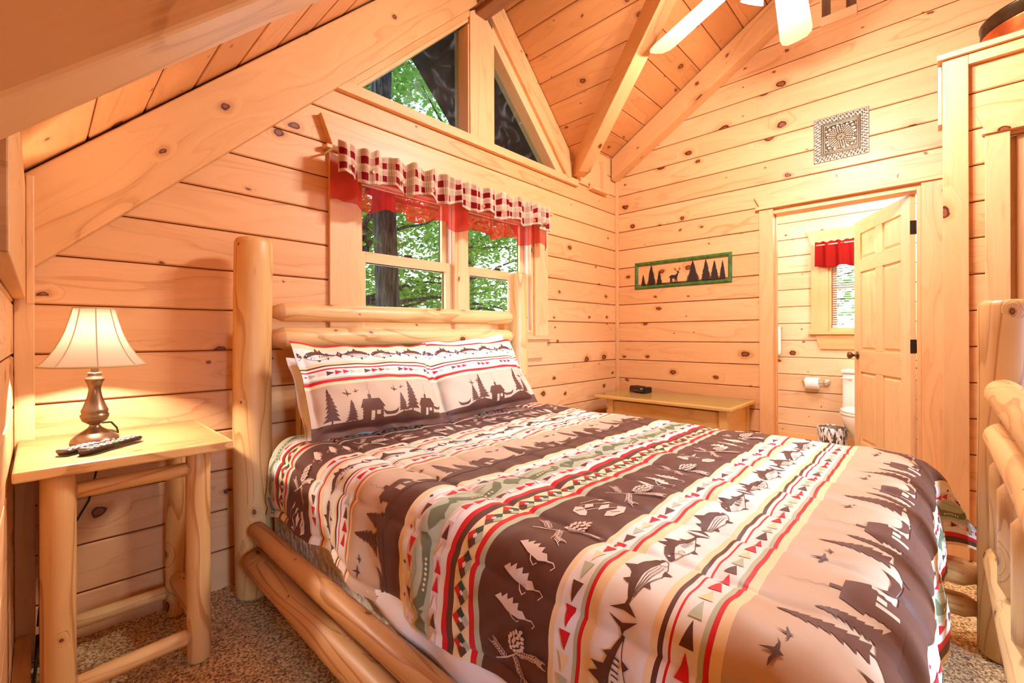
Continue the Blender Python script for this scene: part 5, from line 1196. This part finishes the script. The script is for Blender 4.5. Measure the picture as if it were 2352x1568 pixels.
for per in (-1, 0, 1):
    o_ = per*PER; sh = per*.11
    k = 0; u = UA-.3+sh
    while u < UB+.1:
        pr.put(motif(('sc', k % 2), lambda k=k: M_scene(k % 2 * 5)), u+.085, 1.116+o_); u += .345; k += 1
    for k, u in enumerate(np.arange(.10+sh, UB, .165)): pr.put(motif(('f', k % 2), lambda k=k: M_fish(.148, k % 2 == 0, k % 2)), u, .385+o_)
    seq = ['cone', 'lures', 'cone', 'gear']
    for k, u in enumerate(np.arange(.45-.155*4+sh, UB, .155)):
        s_ = seq[k % 4]; pr.put(motif(s_, {'cone': M_cone, 'lures': M_lures, 'gear': M_gear}[s_], .010), u+.06, .622+o_, 1.0)
    for k, u in enumerate(np.arange(.30+sh, UB, .27)): pr.put(motif('canoe', M_canoe), u, .926+o_, 1.0); pr.put(motif('dfish', M_dfish), u+.14, .924+o_, .9)
    for k, u in enumerate(np.arange(.40+sh, UB, .040)):
        c = TRIC[k % 5]; pr.put(motif(('t', c, -1), lambda c=c: M_tri(c, -1)), u, .4925+o_); pr.put(motif(('t', c, 1), lambda c=c: M_tri(c, 1)), u+.013, .280+o_)
        c2 = ['red', 'white', 'brown', 'white', 'red'][k % 5]; pr.put(motif(('t', c2, 1), lambda c=c2: M_tri(c, 1)), u, .8735+o_, .95); pr.put(motif(('t', c2, -1), lambda c=c2: M_tri(c, -1)), u+.02, .9765+o_, .95)
    for k, u in enumerate(np.arange(.40+sh, UB, .085)): pr.put(motif(('d', k % 2), lambda k=k: [('red' if k % 2 else 'dgreen', [(0, .006), (-.006, 0), (0, -.006), (.006, 0)])]), u, 1.004+o_)
    for k, u in enumerate(np.arange(.40+sh, UB, .059)): pr.put(motif('dia', M_dia), u, .7775+o_)
us = np.linspace(UA, UB, 330); vs = np.linspace(VA, VB, 350)
o = grid_print('comforter', surf_c, us, vs, pr, lambda u, v: np.stack([u, v], -1), rim=.012)
tag(o, 'quilted lodge-print comforter with fish, cabin and pinecone stripes spread over the bed', 'comforter')

# ------------------------------------------------------------------ pillows
PST = [(0, 'red'), (.008, 'tan'), (.030, 'white'), (.108, 'tan'), (.124, 'brown'), (.131, 'white'), (.140, 'red'), (.146, 'white'), (.183, 'sage'), (.192, 'red'), (.204, 'tan'), (.220, 'taupe'), (.385, 'brown')]
def pst_fn(t):
    v = t.n('SeparateXYZ', {0: t.n('UVMap').outputs[0]}).outputs[1]; return t.ramp(t.math('DIVIDE', v, .6), [(a/.6, C[c]) for a, c in PST], 'CONSTANT')
fabric('pillow_stripes', colfn=pst_fn)
PW, PH = .68, .44
def pillow(center, tilt, yaw, roll, seed, label, items, plain=False, T=.062, name='pillow', w=PW, h_=PH, flange=.03, corner=False):
    M = Matrix.Translation(center) @ Matrix.Rotation(yaw, 4, 'Z') @ Matrix.Rotation(tilt, 4, 'X') @ Matrix.Rotation(roll, 4, 'Z'); Mn = np.array(M)
    rs = np.random.RandomState(seed); ph = rs.rand(8)*6.3
    def surf(x, y, off, side=1):
        sx, sy = np.clip(np.abs(x)/(w/2-flange), 0, 1), np.clip(np.abs(y)/(h_/2-flange), 0, 1)
        th = T*np.maximum((1-sx**3.2)*(1-sy**(3.0-1.1*(y > 0))), 0)**(.5+.22*(y > 0))*(1-.25*y/h_)
        px = x*(1-.035*(1-np.abs(2*y/h_)**2)*(np.abs(2*x/w)**3)); py = y*(1-.06*(1-np.abs(2*x/w)**2)*(np.abs(2*y/h_)**3))
        edge = np.clip((np.maximum(np.abs(x)/(w/2), np.abs(y)/(h_/2))-.72)/.28, 0, 1)
        wr = .009*np.sin(x*33+y*9+ph[0])*np.sin(y*21+ph[1]+1.5*np.sin(x*9))*edge + .0045*np.sin(x*17-y*29+ph[2]+1.2*np.sin(x*13+y*5)) + .0022*np.sin(x*41+y*37+2*np.sin(y*19+ph[5])) + .010*np.sin(np.arctan2(y, x)*16+ph[3])*edge*(th/T)**.5
        fl = np.clip(np.maximum(np.abs(x)-(w/2-flange), np.abs(y)-(h_/2-flange))/flange, 0, 1); wv = .010*fl*np.sin(x*24+ph[4])*np.cos(y*27+ph[5])
        z = side*(th*(1.0 if side > 0 else .85)+.0015) + wr + wv + side*off
        # slump: bottom fuller, top edge sags
        z = z + .02*np.sin(x*4.2+ph[6])*(y/h_)
        if corner:
            cf = np.clip((-x/(w/2)-.72)/.28, 0, 1)*np.clip((y/(h_/2)-.45)/.55, 0, 1); z = z+.055*cf**1.2; px = px-.03*cf; py = py-.015*cf
        P = np.stack([px, py, z, np.ones_like(px)], -1) @ Mn.T; return P[:, :3]
    us = np.linspace(-w/2, w/2, 130); vs = np.linspace(-h_/2, h_/2, 100)
    UU, VV = np.meshgrid(us, vs); Pb = surf(UU.ravel(), VV.ravel(), 0.0, -1); nu = len(us); Fb = [(j*nu+i, (j+1)*nu+i, (j+1)*nu+i+1, j*nu+i+1) for j in range(len(vs)-1) for i in range(nu-1)]
    mb_ = MB(); Pf = surf(UU.ravel(), VV.ravel(), 0.0); Ff = [tuple(reversed(f)) for f in Fb]
    uvv = np.stack([UU.ravel(), h_/2-VV.ravel()], -1)
    mb_.shared(Pf.tolist(), Ff, [[tuple(uvv[a]) for a in f] for f in Ff], 0, 0, True)
    mb_.shared(Pb.tolist(), Fb, None, 0 if plain else PI_['tan'], 0, True)
    lp = [(us[i], vs[0]) for i in range(nu)] + [(us[-1], v) for v in vs[1:]] + [(us[i], vs[-1]) for i in range(nu-2, -1, -1)] + [(us[0], vs[j]) for j in range(len(vs)-2, 0, -1)]
    la = np.array(lp); A, B = surf(la[:, 0], la[:, 1], 0.0), surf(la[:, 0], la[:, 1], 0.0, -1); n = len(lp)
    mb_.shared(np.concatenate([A, B]).tolist(), [(k, n+k, n+(k+1) % n, (k+1) % n) for k in range(n)], None, 0 if plain else PI_['brown'], 0, True)
    if not plain:
        pp = Print(surf, off=.0009, lay=.0002, bounds=(-w/2+.004, w/2-.004, -h_/2+.004, h_/2-.004))
        for fn_key, fn, x, y, k in items: pp.put(motif(fn_key, fn), x, h_/2-y, k)
        mb_.shared(np.concatenate(pp.V).tolist(), pp.F, None, pp.M, 0, True)
    o = mb_.build(name, (['white_sheet'] if plain else ['pillow_stripes'] + ['cloth_'+k for k in PAL]), loc=center); tag(o, label, 'pillow'); return o
def pitems(scene, dx):
    it = [(('f', (i+1) % 2), (lambda i=i: M_fish(.148, (i+1) % 2 == 0, (i+1) % 2)), -.235+dx+i*.150, .069, .98) for i in range(-1, 5)]
    for i in range(-2, 20):
        c = ['red', 'sage', 'tan', 'brown', 'red'][i % 5]; it.append((('t', c, 1), (lambda c=c: M_tri(c, 1)), -.33+dx+i*.034, .1645, .88))
    return it + [(k, f, x, y+.006, kk*1.18) for k, f, x, y, kk in scene]
P1 = lambda k, fn: (k, fn)
TS = lambda h, w_, sd: (lambda: [('brown', conifer_smooth(h, w_, sd))])
CB = lambda: [('brown', scale(CABIN, .10, .088)), ('taupe', scale(DOORC, .10, .088)), ('taupe', scale(WINC, .10, .088)), ('brown', line([(-.008, .094), (-.003, .106), (-.010, .118), (-.002, .132), (-.009, .15)], .0012, .0006))]
CN = lambda: [('brown', scale(CANOE, .064, .085))]
BR = lambda: [('brown', scale(BIRD, .034, .040)), ('brown', scale(BIRD, .024, .026, .034, .006, flip=True))]
HL = lambda: [('brown', [(-.09, -.012), (-.06, .006), (-.02, .020), (.02, .022), (.06, .010), (.10, -.012)])]
sc_l = [('pt1', TS(.135, .055, 1), -.26, .385, 1), ('pt2', TS(.080, .045, 2), -.175, .388, 1), ('pcb', CB, -.080, .386, 1), ('pcn', CN, .012, .372, 1), ('phl', HL, .095, .390, 1), ('pt3', TS(.085, .045, 3), .075, .370, .95), ('pt4', TS(.130, .060, 4), .125, .372, 1),
        ('pcb', CB, .215, .390, .86), ('pcn', CN, .290, .366, .9), ('pbr', BR, -.185, .262, 1.05), ('pbr', BR, .045, .256, .95)]
sc_r = [('pcn', CN, -.20, .372, 1), ('phl', HL, -.10, .388, 1.1), ('pt3', TS(.085, .045, 3), -.13, .370, 1), ('pt4', TS(.130, .060, 4), -.075, .370, 1), ('pcb', CB, .025, .388, .95), ('pcn', CN, .108, .366, .95), ('phl', HL, .20, .384, 1), ('pt1', TS(.135, .055, 1), .195, .365, 1), ('pt2', TS(.080, .045, 2), .25, .372, 1),
        ('pbr', BR, -.13, .262, 1), ('pbr', BR, .24, .262, .95)]
TIL = math.radians(61)
pillow((1.075, 1.885, .868), TIL, math.radians(1.5), math.radians(-1.5), 3, 'left patterned pillow, its top left corner folded by the tall post', pitems(sc_l, 0), corner=True)
pillow((1.735, 1.895, .868), TIL, math.radians(-4), math.radians(3.0), 8, 'right patterned pillow with tilted stripes near the far post', pitems(sc_r, .03))
pillow((1.095, 1.985, .825), math.radians(64), 0, math.radians(1), 11, 'white pillow behind the left patterned pillow', None, True, T=.045, w=.69, h_=.42, flange=.01)
pillow((1.79, 1.985, .880), math.radians(66), 0, math.radians(4), 12, 'white pillow behind the right patterned pillow, corner peeking over its top', None, True, T=.05, w=.62, h_=.45, flange=.01)

# ------------------------------------------------------------------ light
def point(loc, power, col, r=.04, name='lamp_light'):
    l = bpy.data.lights.new(name, 'POINT'); l.energy = power; l.color = col; l.shadow_soft_size = r; o = bpy.data.objects.new(name, l); COL.objects.link(o); o.location = loc; return o
def area(loc, rot_, sx, sy, power, col, name='daylight'):
    l = bpy.data.lights.new(name, 'AREA'); l.shape = 'RECTANGLE'; l.size = sx; l.size_y = sy; l.energy = power; l.color = col; o = bpy.data.objects.new(name, l); COL.objects.link(o); o.location = loc; o.rotation_euler = rot_; return o
WARM = (1, .80, .60)
point((LX, LY, 1.10), 165, (1, .85, .76), .028)
for c in LK: point(tuple(c + Vector((0, 0, -.01))), 44, (.93, .95, 1.0), .045)
point((4.75, .15, 2.2), 50, (.72, .86, 1.0), .12)
point((4.3, 1.2, 2.2), 24, (.72, .86, 1.0), .12)
w = thing('window_6', (.5, -2.6, .75), 'x', 'window'); del w['label']; del w['category']; w['kind'] = 'structure'
m = MB()
for x in (-.12, .47, 1.06): m.box((x, -2.66, .72), (x+.06, -2.58, 1.65), 2)
for z in (.72, 1.60): m.box((-.12, -2.66, z), (1.12, -2.58, z+.05), 0)
m.build('window_frame', ['pine_trim'], w, bevel=.002)
fl = area((.5, -2.55, 1.2), (math.radians(77), 0, math.radians(-19)), 1.1, .82, 24, (.42, .66, 1.0)); fl.data.spread = math.radians(40)
for x in (1.54, 2.30): area((x, YB+.13, 1.6), (math.radians(-90), 0, 0), .6, .8, 5, (.90, .97, 1.0))
wd = bpy.data.worlds.new('sky'); SC.world = wd; wd.use_nodes = True; nt = wd.node_tree; nt.nodes.clear()
out = nt.nodes.new('ShaderNodeOutputWorld'); bg = nt.nodes.new('ShaderNodeBackground'); tcn = nt.nodes.new('ShaderNodeTexCoord'); sp = nt.nodes.new('ShaderNodeSeparateXYZ'); cr = nt.nodes.new('ShaderNodeValToRGB')
cr.color_ramp.elements[0].position = .0; cr.color_ramp.elements[0].color = (.95, 1, 1, 1); cr.color_ramp.elements[1].position = .75; cr.color_ramp.elements[1].color = (.28, .55, .95, 1)
e = cr.color_ramp.elements.new(.38); e.color = (.85, .95, 1, 1)
nt.links.new(tcn.outputs['Generated'], sp.inputs[0]); nt.links.new(sp.outputs[2], cr.inputs[0]); nt.links.new(cr.outputs[0], bg.inputs[0]); bg.inputs[1].default_value = 3.8; nt.links.new(bg.outputs[0], out.inputs[0])

# ------------------------------------------------------------------ camera
cam = bpy.data.cameras.new('camera'); co = bpy.data.objects.new('camera', cam); COL.objects.link(co); SC.camera = co
f_px, yaw, rol, cy = 1033.09, .7602, -.00304, 770.09
cam.sensor_width = 36.0; cam.sensor_fit = 'HORIZONTAL'; cam.lens = 36.0*f_px/2352; cam.shift_y = (cy-784)/2352; cam.clip_start = .02
d = Vector((math.cos(yaw), math.sin(yaw), 0)); r0 = Vector((math.sin(yaw), -math.cos(yaw), 0)); u0 = r0.cross(d)
r = r0*math.cos(rol) + u0*math.sin(rol); u = -r0*math.sin(rol) + u0*math.cos(rol)
co.matrix_world = Matrix(((r.x, u.x, -d.x, 0), (r.y, u.y, -d.y, 0), (r.z, u.z, -d.z, 1.10), (0, 0, 0, 1)))
vs_ = SC.view_settings; vs_.view_transform = 'Standard'; vs_.look = 'None'; vs_.gamma = 1.0; vs_.use_curve_mapping = False; vs_.exposure = 0.14
SC.cycles.max_bounces = 10; SC.cycles.diffuse_bounces = 4; SC.cycles.transparent_max_bounces = 12; SC.cycles.transmission_bounces = 6; SC.cycles.glossy_bounces = 3
SC.cycles.sample_clamp_indirect = 6.0; SC.cycles.caustics_reflective = False; SC.cycles.caustics_refractive = False
